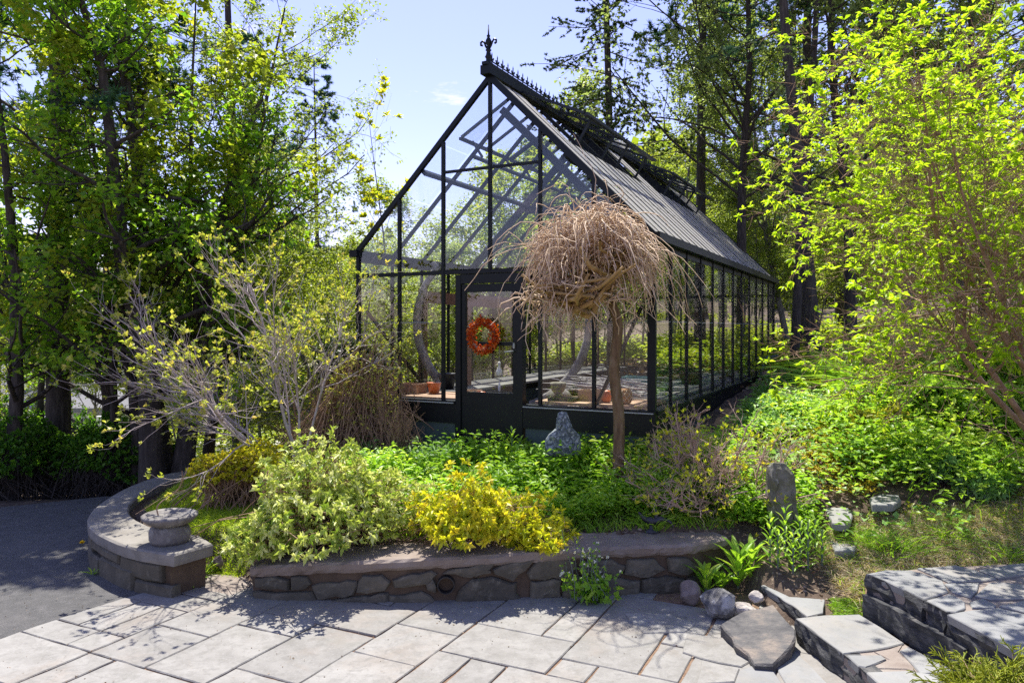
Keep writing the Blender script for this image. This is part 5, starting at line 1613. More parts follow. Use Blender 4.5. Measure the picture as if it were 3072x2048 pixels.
shrub(206, base_at(355, 8.6), P3(362, 400, 8.6), (.62, .45, .75), 620, 'small', 'barkb', .028, 4, .5, 'dense brown-twigged shrub before the left corner of the greenhouse', lump=.3, wr=.005, spread=.5)
rh = shrub(207, base_at(352, 9.3), P3(350, 368, 9.2), (.50, .4, .40), 420, 'rhodo', 'barkb', .07, 6, .4, 'dark evergreen bush with pale blossoms behind the brown-twigged shrub', lump=.3, spread=.3)
rg = np.random.default_rng(3)
pp = ell_pts(220, P3(350, 362, 9.1), (.5, .4, .4), rg, .8)
leafobj('blossom', [leafgeo(np.repeat(pp, 4, 0), rg.normal(size=(len(pp) * 4, 3)), rg.uniform(.015, .03, len(pp) * 4), .9, .2, .0, rg)], L['flow'], rh, [rg.random(len(pp) * 4)])
# bare-twigged mass of the brown shrub
def twiggy(seed, base, n0, ln, k1, k2, mat, r0=.01, ang=.6, trop=.05, leaf=None, lmat=None, ls=.03, nl=0, label='', name='shrub', cat='shrub', lean=(0, 0), wander=.16, spreadv=.8, flat=.0, whorl=5, asp=.4, lr=.6, tips=.85, updir=.3, tipsonly=True, leafname='leaves', jit=.01, t0=.25):
    rg = np.random.default_rng(seed)
    root = thing(name, label, cat, tuple(base))
    st = np.asarray(base) + rg.normal(size=(n0, 3)) * [.05, .05, .0] - [0, 0, .03]
    di = norm(rg.normal(size=(n0, 3)) * [spreadv, spreadv, .2] + [lean[0], lean[1], 1.0])
    L0 = ln * rg.uniform(.7, 1.15, n0)
    P0_, R0_ = grow(st, di, L0, np.full(n0, r0) * rg.uniform(.6, 1.1, n0), 7, wander, trop, rg, .45)
    s1 = kids(P0_, R0_, k1, t0, 1, ang, lr, .7, rg, L0, flat=flat)
    P1, R1 = grow(s1[0], s1[1], s1[2], s1[3], 6, wander * 1.2, trop, rg, .45)
    s2 = kids(P1, R1, k2, .2, 1, ang, .55, .75, rg, s1[2], flat=flat, lend=.3)
    P2, R2 = grow(s2[0], s2[1], s2[2], np.maximum(s2[3] * .8, .0013), 5, wander * 1.4, trop, rg, .6)
    tubeobj('branches', [tubes(P0_, R0_, 7), tubes(P1, R1, 5), tubes(P2, R2, 3)], M[mat], root)
    if nl:
        p, d, _ = sample_tips(P2, nl // whorl, tips, rg)
        p = np.repeat(p + rg.normal(size=p.shape) * jit, whorl, 0); d = np.repeat(d, whorl, 0)
        dd = norm(d * .7 + rg.normal(size=p.shape) * .55 + [0, 0, updir])
        leafobj(leafname, [leafgeo(p, dd, ls * rg.uniform(.6, 1.3, len(p)), asp, .3, .1, rg)], L[lmat], root, [np.clip(np.repeat(rg.normal(.5, .22, len(p) // whorl), whorl), 0, 1)])
    return root
twiggy(211, base_at(300, 8.0), 9, 2.3, 11, 10, 'barkp', .019, .62, .055, lmat='small', ls=.042, nl=9000, whorl=3, label='multi-stemmed small tree with pale pinkish twigs and tiny new leaves', name='small_tree', cat='tree', t0=.42, lean=(-.1, 0), spreadv=.62, wander=.15, lr=.65, jit=.015, asp=.55)
twiggy(212, base_at(330, 8.7), 26, .85, 6, 6, 'barkb', .008, .5, .10, label='thicket of bare brown twigs before the left corner post', spreadv=.5, wander=.14)
twiggy(213, base_at(390, 8.3), 18, .7, 6, 6, 'barkb', .007, .5, .10, label='bare brown twiggy shrub left of the greenhouse door', spreadv=.5, wander=.14)
twiggy(214, base_at(684, 6.75), 20, .80, 7, 6, 'barkr', .013, .7, .06, lmat='bud', ls=.038, nl=3200, whorl=6, label='spreading azalea with pinkish twigs and upright green buds right of the weeping tree', spreadv=1.2, wander=.22, asp=.28, updir=.8, tips=.95, jit=.002)
twiggy(215, base_at(728, 6.65), 17, .78, 7, 6, 'barkr', .013, .7, .05, lmat='bud', ls=.038, nl=2600, whorl=6, label='second azalea with pinkish twigs reaching over the standing stone', spreadv=1.2, wander=.24, asp=.28, updir=.8, tips=.95, jit=.002)
twiggy(216, (X_(905, 9.5), 9.5, gz(X_(905, 9.5), 9.5)), 11, 1.5, 6, 5, 'barkr', .012, .5, .06, lmat='mapley', ls=.04, nl=900, whorl=3, label='thin multi-stemmed shrub on the hillside left of the lime-green tree', spreadv=.6)
twiggy(217, (X_(975, 8.8), 8.8, gz(X_(975, 8.8), 8.8)), 11, 1.6, 6, 5, 'barkr', .012, .5, .06, lmat='mapley', ls=.04, nl=900, whorl=3, label='thin multi-stemmed shrub on the hillside under the lime-green tree', spreadv=.7)

# hedge bushes beyond the driveway
for i, (px, Y, rx, rz_, zc) in enumerate([(-10, 9.6, .9, .55, 0), (45, 10.2, .8, .5, .0), (100, 10.0, .75, .55, 0), (150, 10.4, .6, .5, 0), (15, 12.2, 1.2, .9, .1), (90, 12.6, 1.1, .8, .0)]):
    x = X_(px, Y)
    shrub(230 + i, (x, Y, gz(x, Y)), (x, Y, gz(x, Y) + .55 + zc), (rx, .55, rz_), 900, 'hedge', 'bark', .05, 6, .7,
          ['dark green bush beyond the driveway at the left edge', 'dark green bush beneath the big pine trunk', 'dark green bush between the big pine and the three-trunked maple', 'dark green bush against the three-trunked maple', 'taller green bush behind the hedge at the left edge', 'taller green bush behind the hedge beside the big pine'][i], name='bush', cat='bush', spread=.4, lump=.35)

# golden thread cypress at the lower right corner
def cypress(seed, c, label):
    rg = np.random.default_rng(seed)
    root = thing('thread_cypress', label, 'shrub', tuple(c))
    n0 = 110
    di = norm(rg.normal(size=(n0, 3)) * [1, 1, .25] + [0, 0, .45])
    L0 = rg.uniform(.16, .33, n0)
    P0_, R0_ = grow(np.asarray(c) + rg.normal(size=(n0, 3)) * [.05, .05, .01], di, L0, np.full(n0, .004), 7, .07, -.07, rg, .4)
    s1 = kids(P0_, R0_, 22, .15, 1, .6, .42, .9, rg, L0, flat=.5, lend=.4); P1, R1 = grow(s1[0], s1[1], s1[2], np.full(len(s1[2]), .0038), 5, .10, -.10, rg, .5)
    s2 = kids(P1, R1, 6, .2, 1, .5, .6, .9, rg, s1[2], flat=.4, lend=.3); P2, R2 = grow(s2[0], s2[1], s2[2], np.full(len(s2[2]), .0034), 4, .10, -.12, rg, .4)
    tubeobj('branches', [tubes(P0_, R0_, 4)], M['barkb'], root)
    o = tubeobj('foliage', [tubes(P1, R1, 3), tubes(P2, R2, 3)], L['cypress'], root, smooth=False)
    a_ = o.data.attributes.new('tint', 'FLOAT', 'POINT'); a_.data.foreach_set('value', rg.random(len(o.data.vertices)).astype(np.float32))
    return root
cypress(5, onz(1012, 712, .36), 'golden thread cypress spilling over the terrace at the lower right corner')

# ------------------------------------------------------------------ ground layers (nobody could count these)
bedp = [onz(*p, z).xy for p, z in (((415, 520), .4), ((600, 522), .42), ((735, 520), .42), ((745, 492), .5), ((740, 465), .68), ((640, 455), .8), ((520, 458), .66), ((470, 462), .65), ((400, 470), .6), ((330, 472), .58), ((300, 500), .45), ((340, 520), .4))]
carpet(301, bedp, 1500, 18, .19, .058, 'bed', .5, label='bright green herb foliage filling the bed before the greenhouse', noise_h=.6)
carpet(302, bedp, 520, 14, .28, .085, 'bed', .34, label='taller lance-leaved herbs in the bed before the greenhouse', name='tall_herbs', spread=.05)
carpet(303, [onz(*p, z).xy for p, z in (((330, 480), .55), ((470, 470), .62), ((455, 452), .66), ((350, 452), .66))], 260, 20, .26, .045, 'bedblue', .42, label='blue-green ferny plants left of the door step', name='ferny_plants')
grass(304, [onz(*p, .42).xy for p in ((400, 505), (735, 500), (735, 528), (400, 528))], 3800, .16, .007, 'grass', label='fine green grass along the back of the wall')
lawn = [(-3.55, 7.2), (-3.2, 6.75), (-2.85, 6.35), (-2.3, 6.2), (-2.1, 6.4), (-2.1, 7.4), (-2.3, 8.6), (-3.3, 9.6), (-3.75, 8.8), (-3.6, 7.9)]
grass(305, lawn, 42000, .055, .005, 'lawn', label='short mown lawn inside the curved wall', name='lawn_grass', lean=.5, bend=.3)
hillp = [(2.3, 6.0), (3.3, 5.8), (5, 5.6), (9, 6.5), (12, 9), (12, 15), (3.7, 15), (4.6, 11.5), (3.4, 9.3), (2.6, 8.2), (1.9, 6.9)]
def hd_(q):
    # leave the dry corner before the steps and the bare strip along the wall thinner
    d = np.ones(len(q)); d[(q[:, 1] < 6.9) & (q[:, 0] > 2.2)] = .22; d[(q[:, 0] < 2.5) & (q[:, 1] < 8.0)] = .35
    d[q[:, 1] > 11.5] = .5
    return d
def spec(k):
    def f(q):
        v = np.sin(q[:, 0] * 1.9 + 1.3 * k) * np.cos(q[:, 1] * 1.6 - .8 * k) + .5 * np.sin(q[:, 0] * 4.3 + q[:, 1] * 3.1 + 2 * k)
        return hd_(q) * np.clip(.30 + v * .9, .03, 1)
    return f
carpet(306, hillp, 4600, 14, .16, .055, 'hill', .5, label='mixed green perennials covering the slope right of the greenhouse', dens=spec(0), name='hillside_plants', spread=.08, noise_h=.6)
carpet(316, hillp, 2200, 16, .26, .09, 'hill', .36, label='taller lance-leaved perennials on the slope right of the greenhouse', dens=spec(2), name='lance_perennials', spread=.08, noise_h=.6)
carpet(317, hillp, 3600, 16, .13, .045, 'hilly', .8, label='yellow-green small-leaved plants on the slope', dens=spec(4), name='yellow_green_cover', spread=.08)
carpet(318, hillp, 2200, 14, .16, .07, 'bedblue', .75, label='blue-green round-leaved plants on the slope', dens=spec(6), name='blue_green_cover', spread=.08)
grass(319, hillp, 16000, .28, .010, 'grass', name='slope_grass', label='long grass scattered among the slope plants', dens=spec(8))
carpet(307, [(3.0, 6.7), (6, 6.2), (8, 8), (6, 9), (3.6, 8.6)], 420, 22, .32, .09, 'hill', .42, label='tall leafy perennials on the slope under the lime-green tree', name='tall_perennials', spread=.10)
sx_ = onz(868, 470, .6); 
carpet(308, [onz(*p, .65).xy for p in ((790, 440), (900, 445), (880, 488), (800, 482))], 420, 14, .06, .035, 'sedum', .7, label='yellow stonecrop patch behind the standing stone', name='stonecrop', spread=.05)
carpet(309, [(2.45, 8.1), (3.1, 8.0), (4.6, 11.3), (4.1, 11.6), (3.2, 9.6)], 1200, 14, .16, .055, 'bedblue', .7, label='pale green low cover along the right glass wall', name='wall_cover', spread=.08)
carpet(310, [(1.9, 6.2), (2.5, 6.2), (2.7, 6.9), (1.9, 6.9)], 380, 16, .16, .05, 'bed', .75, label='round-leaved green plants around the standing stone', name='round_leaf_cover', spread=.07)
dryp = [(2.45, 5.35), (3.2, 5.4), (5.2, 5.5), (6.5, 6.3), (5, 6.6), (3.0, 6.5), (2.4, 6.1)]
grass(311, dryp, 24000, .13, .005, 'dry', label='dry straw-coloured grass before the terrace', name='dry_grass', lean=.9, bend=.7)
grass(312, dryp, 5000, .12, .006, 'grass', label='blue-green grass mixed in the straw before the terrace', lean=.4, bend=.5)
grass(313, [(2.2, 5.05), (2.7, 4.95), (2.8, 5.35), (2.3, 5.4)], 3500, .035, .004, 'grass', label='creeping moss-like green between the flagstones', name='creeping_thyme', lean=1.2, bend=.6)
# woodland floor
rg = np.random.default_rng(41)
wf = np.stack([rg.uniform(-14, 22, 60000), rg.uniform(9, 34, 60000)], 1)
wf = wf[~((wf[:, 0] > -8) & (wf[:, 0] < 3.5) & (wf[:, 1] < 11.5)) | (wf[:, 0] > 3.5)]
zw = ground(wf[:, 0], wf[:, 1]) + rg.random(len(wf)) ** 3 * .25
o = leafobj('leaf_litter', [leafgeo(np.concatenate([wf, zw[:, None]], 1), rg.normal(size=(len(wf), 3)) * [1, 1, .25], rg.uniform(.06, .13, len(wf)), .7, .3, .1, rg)], L['litter'], None, [rg.random(len(wf))])
setp(o, 'brown leaf litter on the woodland floor', kind='stuff')
carpet(314, [(4.5, 11), (14, 11), (22, 30), (-20, 30), (-9, 12), (-4.5, 12), (-1, 20), (3, 20)], 5200, 14, .4, .13, 'mapley', .6, label='yellow-green undergrowth on the woodland floor', name='undergrowth', spread=.25)
# litter scattered on the soil nearby and grit in the joints
lp = in_poly(9000, [(-3, 6.1), (1.9, 6.1), (2.3, 5.0), (6, 5.6), (6, 9), (3, 9), (1.8, 7.6), (-2, 8.4)], rg)
o = leafobj('soil_litter', [leafgeo(np.concatenate([lp, (ground(lp[:, 0], lp[:, 1]) + .006)[:, None]], 1), rg.normal(size=(len(lp), 3)) * [1, 1, .15], rg.uniform(.015, .045, len(lp)), .6, .3, .1, rg)], L['litter'], None, [rg.random(len(lp))])
setp(o, 'brown dead leaves and mulch on the garden soil', kind='stuff')
lp = np.stack([rg.uniform(-4.2, 2.2, 2600), rg.uniform(4.2, 6.0, 2600)], 1)
q = (lp - np.array(P0)) ; uu = (q @ np.array(du)) / U; vv = (q @ np.array(dv)) / U
jn = (np.abs(uu - np.round(uu)) < .035) | (np.abs(vv - np.round(vv)) < .035)
lp = lp[jn | (rg.random(len(lp)) < .05)]
o = leafobj('joint_litter', [leafgeo(np.concatenate([lp, np.full((len(lp), 1), .018)], 1), rg.normal(size=(len(lp), 3)) * [1, 1, .15], rg.uniform(.006, .02, len(lp)), .5, .3, .1, rg)], L['litter'], None, [rg.random(len(lp))])
setp(o, 'tan plant debris lying in the joints of the patio', kind='stuff')

# ------------------------------------------------------------------ stones and ornaments
def outline_stone(name, pts, Y, thick, mat, label, seed=0, cat='stone', cx=None):
    """upright stone: silhouette points (px, py) at depth Y, real thickness, bulged and faceted"""
    rr = random.Random(seed)
    P = [at(x, y, Y) for x, y in pts]
    Q = []
    for i in range(len(P)):
        a, b = P[i], P[(i + 1) % len(P)]
        m = max(1, int((b - a).length / .05))
        for j in range(m):
            q = a.lerp(b, j / m)
            if j: q = q + Vector((rr.uniform(-.007, .007), 0, rr.uniform(-.007, .007)))
            Q.append(q)
    c = sum(Q, Vector()) / len(Q); n = len(Q)
    V = []
    for sc, dy in ((.55, -.5), (.86, -.42), (1.0, -.12), (1.0, .2), (.85, .5), (.5, .55)):
        for i, q in enumerate(Q):
            e = .12 * math.sin(i * 1.7 + seed) * (abs(dy) > .3)
            V.append((c.x + (q.x - c.x) * sc, Y + thick * (dy + e + rr.uniform(-.05, .05)), c.z + (q.z - c.z) * sc))
    Fc = [tuple(range(n)), tuple(5 * n + i for i in range(n))[::-1]]
    for r_ in range(5):
        for i in range(n): Fc.append((r_ * n + i, (r_ + 1) * n + i, (r_ + 1) * n + (i + 1) % n, r_ * n + (i + 1) % n))
    me = bpy.data.meshes.new(name); me.from_pydata([tuple(v) for v in V], [], Fc); me.materials.append(M[mat]); me.update()
    return setp(link(name, me), label, cat)
outline_stone('standing_stone', [(767, 478), (768, 466), (774, 462), (785, 463), (789, 468), (794, 474), (796, 500), (797, 520), (795, 535), (772, 535), (769, 520), (766, 500)], 6.2, .13, 'lichen', 'upright lichened slab standing at the right end of the flower bed', 3)
outline_stone('standing_stone', [(558, 413), (562, 411), (567, 412), (570, 420), (573, 428), (579, 434), (581, 442), (580, 456), (545, 456), (545, 440), (549, 434), (556, 428)], 7.35, .14, 'granite', 'pointed blue-grey speckled granite stone before the greenhouse base', 5)
# birdbath: stone bowl on a block
bb = thing('birdbath', 'shallow stone bowl on a round stone block on the curved wall', 'birdbath', tuple(onz(170, 540, CWZ)))
c = onz(169.5, 541.5, CWZ); c.z = CWZ
MB().lathe(c, [(.135, 0), (.15, .03), (.152, .09), (.14, .13), (.11, .145)], 18, .05, 4).build('block', M['basin'], bb, True)
MB().lathe(c + UP * .146, [(.12, -.002), (.17, .022), (.212, .06), (.214, .078), (.195, .090), (.16, .078), (.05, .068)], 26, .03, 7).build('bowl', M['basin'], bb, True)
tw = densify([c + Vector((-.09, 0, .21)), c + Vector((-.10, .0, .29)), c + Vector((-.03, .02, .36)), c + Vector((.05, .05, .42)), c + Vector((.09, .06, .52)), c + Vector((.12, .08, .60))], 4)
t = thing('twig', 'thin dark forked twig standing in the stone bowl', 'twig', tuple(c + Vector((-.09, 0, .24))))
MB().tube(tw, np.linspace(.006, .003, len(tw)), 5).build('stem', M['barkb'], t)
MB().tube(densify([tw[9], tw[9] + Vector((.04, 0, .02)), tw[9] + Vector((.12, .0, .045))], 4), .003, 4).build('side_twig', M['barkb'], t)
MB().tube(densify([tw[12], tw[12] + Vector((.03, 0, .08)), tw[12] + Vector((.03, .0, .15))], 4), .003, 4).build('side_twig', M['barkb'], t)
rock('rock', 218, 561, .09, (.045, .05, .06), 22, 'rockb', 'small dark block stone behind the end of the curved wall')
p = onz(268, 495, .4)
t = MB().lathe((0, 0, 0), [(.045, -.1), (.045, .17), (.035, .19), (.015, .2)], 10, .05).build('wooden_stub', M['timber'], None, True); t.location = at(267, 492, 6.75)
setp(t, 'short brown post stub behind the variegated shrub', 'post')
# bird sculpture
bs = thing('bird_sculpture', 'small dark metal bird with raised wing on the wall cap', 'sculpture', tuple(onz(653, 533, .388)))
b0 = onz(652, 532, .39)
def B(x, z, y=0): return b0 + Vector(((x - 652) / F * b0.y, y, (532 - z) / F * b0.y))
MB().lathe(b0, [(.055, -.004), (.05, .012), (.028, .03), (.018, .05), (.02, .09)], 10, .12, 3, 1.1, .7).build('base', M['bronze'], bs, True)
MB().tube(densify([B(639, 512, .02), B(644, 517.5, .01), B(649, 520), B(655, 520.5), B(661, 518.5), B(664, 519.5)], 4), np.interp(np.linspace(0, 1, 21), [0, .2, .45, .75, .9, 1], [.006, .02, .036, .03, .02, .008]), 9).build('body', M['bronze'], bs, True)
MB().tube(densify([B(656, 520), B(656.5, 514, .01), B(656, 509, .02)], 5), np.interp(np.linspace(0, 1, 11), [0, .6, 1], [.02, .017, .01]), 7).build('wing', M['bronze'], bs, True)
MB().tube(densify([B(658, 519, -.01), B(664, 518, -.03), B(669, 520, -.05), B(672, 525, -.06)], 5), np.interp(np.linspace(0, 1, 16), [0, .6, 1], [.02, .014, .006]), 7).build('wing', M['bronze'], bs, True)
# little seated statue by the door
st_ = thing('garden_statue', 'small weathered seated figure left of the greenhouse door', 'statue', tuple(at(439, 458, 7.95)))
s0 = at(439, 457, 7.95); s0.z = gz(s0.x, s0.y)
def skin_body(root, name, joints, edges, radii, mat):
    me = bpy.data.meshes.new(name); me.from_pydata([tuple(j) for j in joints], edges, []); o = bpy.data.objects.new(name, me); COL.objects.link(o)
    md = o.modifiers.new('skin', 'SKIN'); 
    for i, r_ in enumerate(radii): me.skin_vertices[0].data[i].radius = (r_, r_)
    me.skin_vertices[0].data[0].use_root = True
    sb = o.modifiers.new('sub', 'SUBSURF'); sb.levels = 1; sb.render_levels = 1
    dg = bpy.context.evaluated_depsgraph_get(); dg.update()
    ev = o.evaluated_get(dg); m2 = bpy.data.meshes.new_from_object(ev)
    bpy.data.objects.remove(o)
    for p_ in m2.polygons: p_.use_smooth = True
    m2.materials.clear(); m2.materials.append(mat)
    return link(name, m2, None, root)
def sj(x, z, y=0): return s0 + Vector((x, y, z))
import bmesh
_tmp = bpy.data.meshes.new('t'); bpy.data.meshes.remove(_tmp)
def lump(root, name, pts, rads, mat): return MB().tube(densify(pts, 4), np.interp(np.linspace(0, 1, (len(pts) - 1) * 4 + 1), np.linspace(0, 1, len(rads)), rads), 9).build(name, mat, root, True)
MB().lathe(sj(0, -.02), [(.06, 0), (.065, .05), (.05, .075), (.03, .08)], 12, .08).build('plinth', M['statue'], st_, True)
lump(st_, 'torso', [sj(0, .07), sj(0, .13), sj(.0, .19), sj(0, .215)], [.035, .034, .036, .018], M['statue'])
MB().lathe(sj(0, .205), [(.012, 0), (.026, .015), (.031, .035), (.027, .055), (.012, .068)], 12).build('head', M['statue'], st_, True)
for s_ in (-1, 1):
    lump(st_, 'arm', [sj(.03 * s_, .195), sj(.05 * s_, .15, -.01), sj(.03 * s_, .12, -.035), sj(.006 * s_, .125, -.045)], [.014, .013, .011, .010], M['statue'])
    lump(st_, 'leg', [sj(.018 * s_, .08), sj(.03 * s_, .085, -.05), sj(.026 * s_, .04, -.065), sj(.024 * s_, .0, -.07)], [.02, .018, .014, .012], M['statue'])
# stepping stones
ss = 0
for pts, z, lab in (([(432, 466), (446, 461), (458, 462), (460, 467), (446, 474), (430, 474)], .655, 'flat grey step stone just outside the greenhouse door'),
                    ([(445, 458.5), (462, 456), (470, 457.5), (466, 461), (448, 462)], .68, 'thin upper step stone touching the door sill'),
                    ([(868, 497), (880, 493), (898, 494), (902, 499), (893, 504), (872, 504)], .60, 'pale oval flat stone in the dry corner of the slope'),
                    ([(826, 508), (834, 503), (848, 505), (853, 517), (845, 524), (832, 522)], .50, 'grey stepping stone right of the standing stone'),
                    ([(830, 540), (843, 537), (857, 540), (855, 549), (834, 550)], .37, 'grey stepping stone below the leafy clump'),
                    ([(744, 610), (758, 607), (764, 612), (750, 616)], .05, 'thin slate chip beside the tilted boulder')):
    hp = [hit(x, y) for x, y in pts]
    hz = (sum(p_.z for p_ in hp) / len(hp) + .025) if ss != 5 else .03
    poly = [onz(x, y, hz).xy for x, y in pts]
    o = MB().slab(poly, hz - .06, hz, .01, .008, ss).build('stepping_stone', M['flag'])
    setp(o, lab, 'stone'); ss += 1
for (x, y, r_, sd_, lab) in ((865, 474, (.09, .07, .06), 31, 'rounded grey rock on the slope above the oval flat stone'), (888, 462, (.06, .05, .07), 32, 'dark pointed rock among the slope plants'),
                             (838, 512, (.04, .03, .03), 33, 'fist-sized rock above the grey stepping stone'), (785, 451, (.16, .10, .06), 34, 'low grey rock behind the standing stone'), (757, 438, (.2, .12, .05), 35, 'flat dark rock in the bare soil beside the greenhouse'), (772, 366, (.1, .08, .06), 36, 'pale rock in the low cover near the rear greenhouse corner')):
    p = hit(x, y + 2)
    o = link('rock', rock_mesh('rock', (0, 0, 0), r_, sd_), M['rock']); o.location = p; setp(o, lab, 'rock')
# folding slatted easel at the far corner
ep = hit(768, 378, 9, 16)
es = thing('folding_stool', 'grey-green folding wooden stool standing at the rear greenhouse corner', 'stool', tuple(ep))
k_ = ep.y / F
for dx, dx2, dy in ((-9, -3, -.06), (9, 7, -.06), (-7, -2, .18), (10, 8, .18)):
    MB().bar((ep.x + dx * k_, ep.y + dy, ep.z - .02), (ep.x + dx2 * k_, ep.y + dy * .3 + .03, ep.z + 19 * k_), .035, .02).build('leg', M['easel'], es)
MB().bar((ep.x - 6 * k_, ep.y + .04, ep.z + 19.5 * k_), (ep.x + 9 * k_, ep.y + .04, ep.z + 23 * k_), .2, .03).build('seat', M['easel'], es)
for i in range(4):
    MB().bar((ep.x + (-6 + i * 3.6) * k_, ep.y - .03, ep.z + .02), (ep.x + (-3 + i * 3.2) * k_, ep.y, ep.z + 18 * k_), .035, .012).build('slat', M['bark'], es)

# ------------------------------------------------------------------ single plants
def rosette(seed, base, n, ls, w, label, mat='bed', h=.0, stem=None, cat='plant', name='leafy_plant', up=.8, bend=.25, k=5):
    """big strap or lance leaves round a stem"""
    rg = np.random.default_rng(seed)
    root = thing(name, label, cat, tuple(base))
    a = np.arange(n) * 2.4 + rg.uniform(0, 6, 1); f = np.linspace(0, 1, n)
    P = np.asarray(base) + np.stack([np.cos(a) * .012, np.sin(a) * .012, f * h], 1)
    D = np.stack([np.cos(a), np.sin(a), up + f * 1.6], 1)
    S = ls * rg.uniform(.75, 1.15, n) * (1 - .25 * f)
    Dn = norm(D); side = norm(np.cross(Dn, [0, 0, 1.])); V = []
    for j in range(k + 1):
        t = j / k; wd = w * math.sin(math.pi * min(.98, (.12 + .86 * t))) ** .8
        c = P + Dn * (S * t)[:, None] + np.stack([np.cos(a), np.sin(a), -1.0 - 0 * a], 1) * (S * bend * t * t)[:, None]
        nn = norm(np.cross(side, Dn))
        V += [c + side * wd * .5 + nn * wd * .22, c, c - side * wd * .5 + nn * wd * .22]
    m = 3 * (k + 1); V = np.stack(V, 1).reshape(-1, 3); i = np.arange(n)[:, None] * m; T = []
    for j in range(k):
        for q in (0, 1):
            b = 3 * j + q
            T += [i + [b, b + 1, b + 4], i + [b, b + 4, b + 3]]
    leafobj('leaves', [(V, np.concatenate(T, 0))], L[mat], root, [np.clip(rg.normal(.5, .2, n), 0, 1)])
    MB().tube([Vector(base) - UP * .02, Vector(base) + UP * (h + .02)], [.008, .005], 6).build('stem', M['easel'], root)
    return root
def gpt(x, y, z=None):
    if z is None: return hit(x, y)
    return onz(x, y, z)
rosette(401, onz(738, 585, .06), 16, .30, .055, 'tall broad-leaved plant at the right end of the wall, larger of two', h=.22, up=1.2)
rosette(402, onz(752, 580, .08), 14, .28, .05, 'broad-leaved plant just right of the taller broad-leaved one', h=.20, up=1.2)
rosette(403, onz(706, 594, .01), 13, .24, .045, 'broad-leaved plant by the boulders in front of the wall end', h=.16, up=1.1)
rosette(404, onz(722, 589, .03), 10, .2, .045, 'low broad-leaved plant between the boulders and the wall end', h=.08, up=.8)
rosette(405, onz(189, 584, .012), 13, .17, .028, 'low strap-leaved weed at the foot of the curved wall end', h=.02, up=.45)
rosette(406, onz(205, 573, .012), 9, .15, .022, 'small strap-leaved weed between curved wall and apron', h=.02, up=.5)
rosette(407, onz(93, 574, .004), 7, .09, .018, 'tiny weed at the left foot of the curved wall', h=.01, up=.4)
for i, (x, y) in enumerate(((778, 570), (793, 574), (808, 571), (822, 566), (800, 560), (785, 556), (815, 555), (770, 562))):
    rosette(410 + i, gpt(x, y), 20, .11, .024, 'upright lance-leaved stem in the clump below the standing stone', 'bed' if i % 2 else 'hill', h=.26 + .05 * (i % 3), up=.9, name='lance_leaf_plant')['group'] = 'lance-leaved stems below the standing stone'
for i, (x, y) in enumerate(((512, 470), (505, 466), (520, 468), (498, 470), (528, 463))):
    rosette(420 + i, hit(x, y), 26, .11, .026, ['tallest leafy stem before the right door jamb', 'leafy stem left of the tallest one at the door', 'leafy stem right of the tallest one at the door', 'short leafy stem below the door', 'short leafy stem left of the granite stone'][i], 'bed', h=(.42, .3, .3, .24, .22)[i], up=.8, name='tall_leafy_stem')
def stalk(x, y, top, head, label, col='dandelion', Y=None):
    b = hit(x, y)
    t_ = thing('flower_stalk', label, 'flower', tuple(b))
    tp = at(x + rnd.uniform(-3, 3), top, b.y)
    MB().tube(densify([b, b.lerp(tp, .5) + Vector((.01, 0, 0)), tp], 3), .0045, 5).build('stem', M['easel'], t_)
    rg = np.random.default_rng(int(x)); n = 60
    d = norm(rg.normal(size=(n, 3)) * [1, 1, .35] + [0, 0, .3])
    leafobj('flower_head', [leafgeo(np.repeat(np.array([tp]), n, 0), d, np.full(n, head), .35, .1, 0, rg)], L[col], t_, [rg.random(n)])
stalk(453, 470, 441, .032, 'yellow dandelion flower on a tall stalk left of the door')
stalk(474, 465, 438, .018, 'thin budding stalk before the left door jamb', 'bud')
stalk(492, 462, 441, .018, 'thin budding stalk before the middle of the door', 'bud')
stalk(499, 462, 432, .02, 'thin budding stalk with yellow-green tip before the door', 'bud')
stalk(528, 462, 432, .03, 'stalk with a leafy star tip left of the granite stone', 'bud')
fp = onz(82, 545, .006)
t_ = thing('dandelion', 'single yellow dandelion on the dark driveway left of the curved wall', 'flower', tuple(fp))
rg = np.random.default_rng(1)
leafobj('flower_head', [leafgeo(np.repeat(np.array([fp + UP * .03]), 50, 0), norm(rg.normal(size=(50, 3)) * [1, 1, .3] + [0, 0, .4]), np.full(50, .03), .35, .1, 0, rg)], L['dandelion'], t_, [rg.random(50)])
MB().tube([fp, fp + UP * .03], .003, 5).build('stem', M['easel'], t_)
# white-flowered plant climbing out in front of the wall
vb = onz(590, 602, .0)
vt = thing('flowering_plant', 'leafy plant with tiny white flowers growing up against the wall', 'plant', tuple(vb))
rg = np.random.default_rng(8)
P = []
for i in range(34):
    x0, y0 = rg.normal(590, 9), 600
    up_ = rg.uniform(.15, 1) 
    x1 = x0 + rg.normal(0, 9) * (1.3 - up_) - (6 if up_ > .7 else 0); y1 = 600 - 72 * up_
    Yv = 5.68 - rg.uniform(.0, .14)
    pts = [np.array(at(x0 + (x1 - x0) * f + 3 * math.sin(f * 5 + i), y0 + (y1 - y0) * f, Yv)) for f in np.linspace(0, 1, 5)]
    P.append(pts)
P = np.array(P)
tubeobj('stems', [tubes(P, np.full(P.shape[:2], .003), 3)], M['easel'], vt)
p, d, _ = sample_tips(P, 520, .05, rg)
p[:, 2] = np.maximum(p[:, 2], .02)
lowm = p[:, 2] < .2
leafobj('foliage', [leafgeo(p, norm(rg.normal(size=p.shape) + [0, -.5, .2]), np.where(lowm, rg.uniform(.04, .085, len(p)), rg.uniform(.02, .04, len(p))), .6, .25, .15, rg)], L['bed'], vt, [np.clip(rg.normal(.4, .2, len(p)), 0, 1)])
p, d, _ = sample_tips(P, 46, .6, rg); p = np.repeat(p + rg.normal(size=p.shape) * .012, 5, 0)
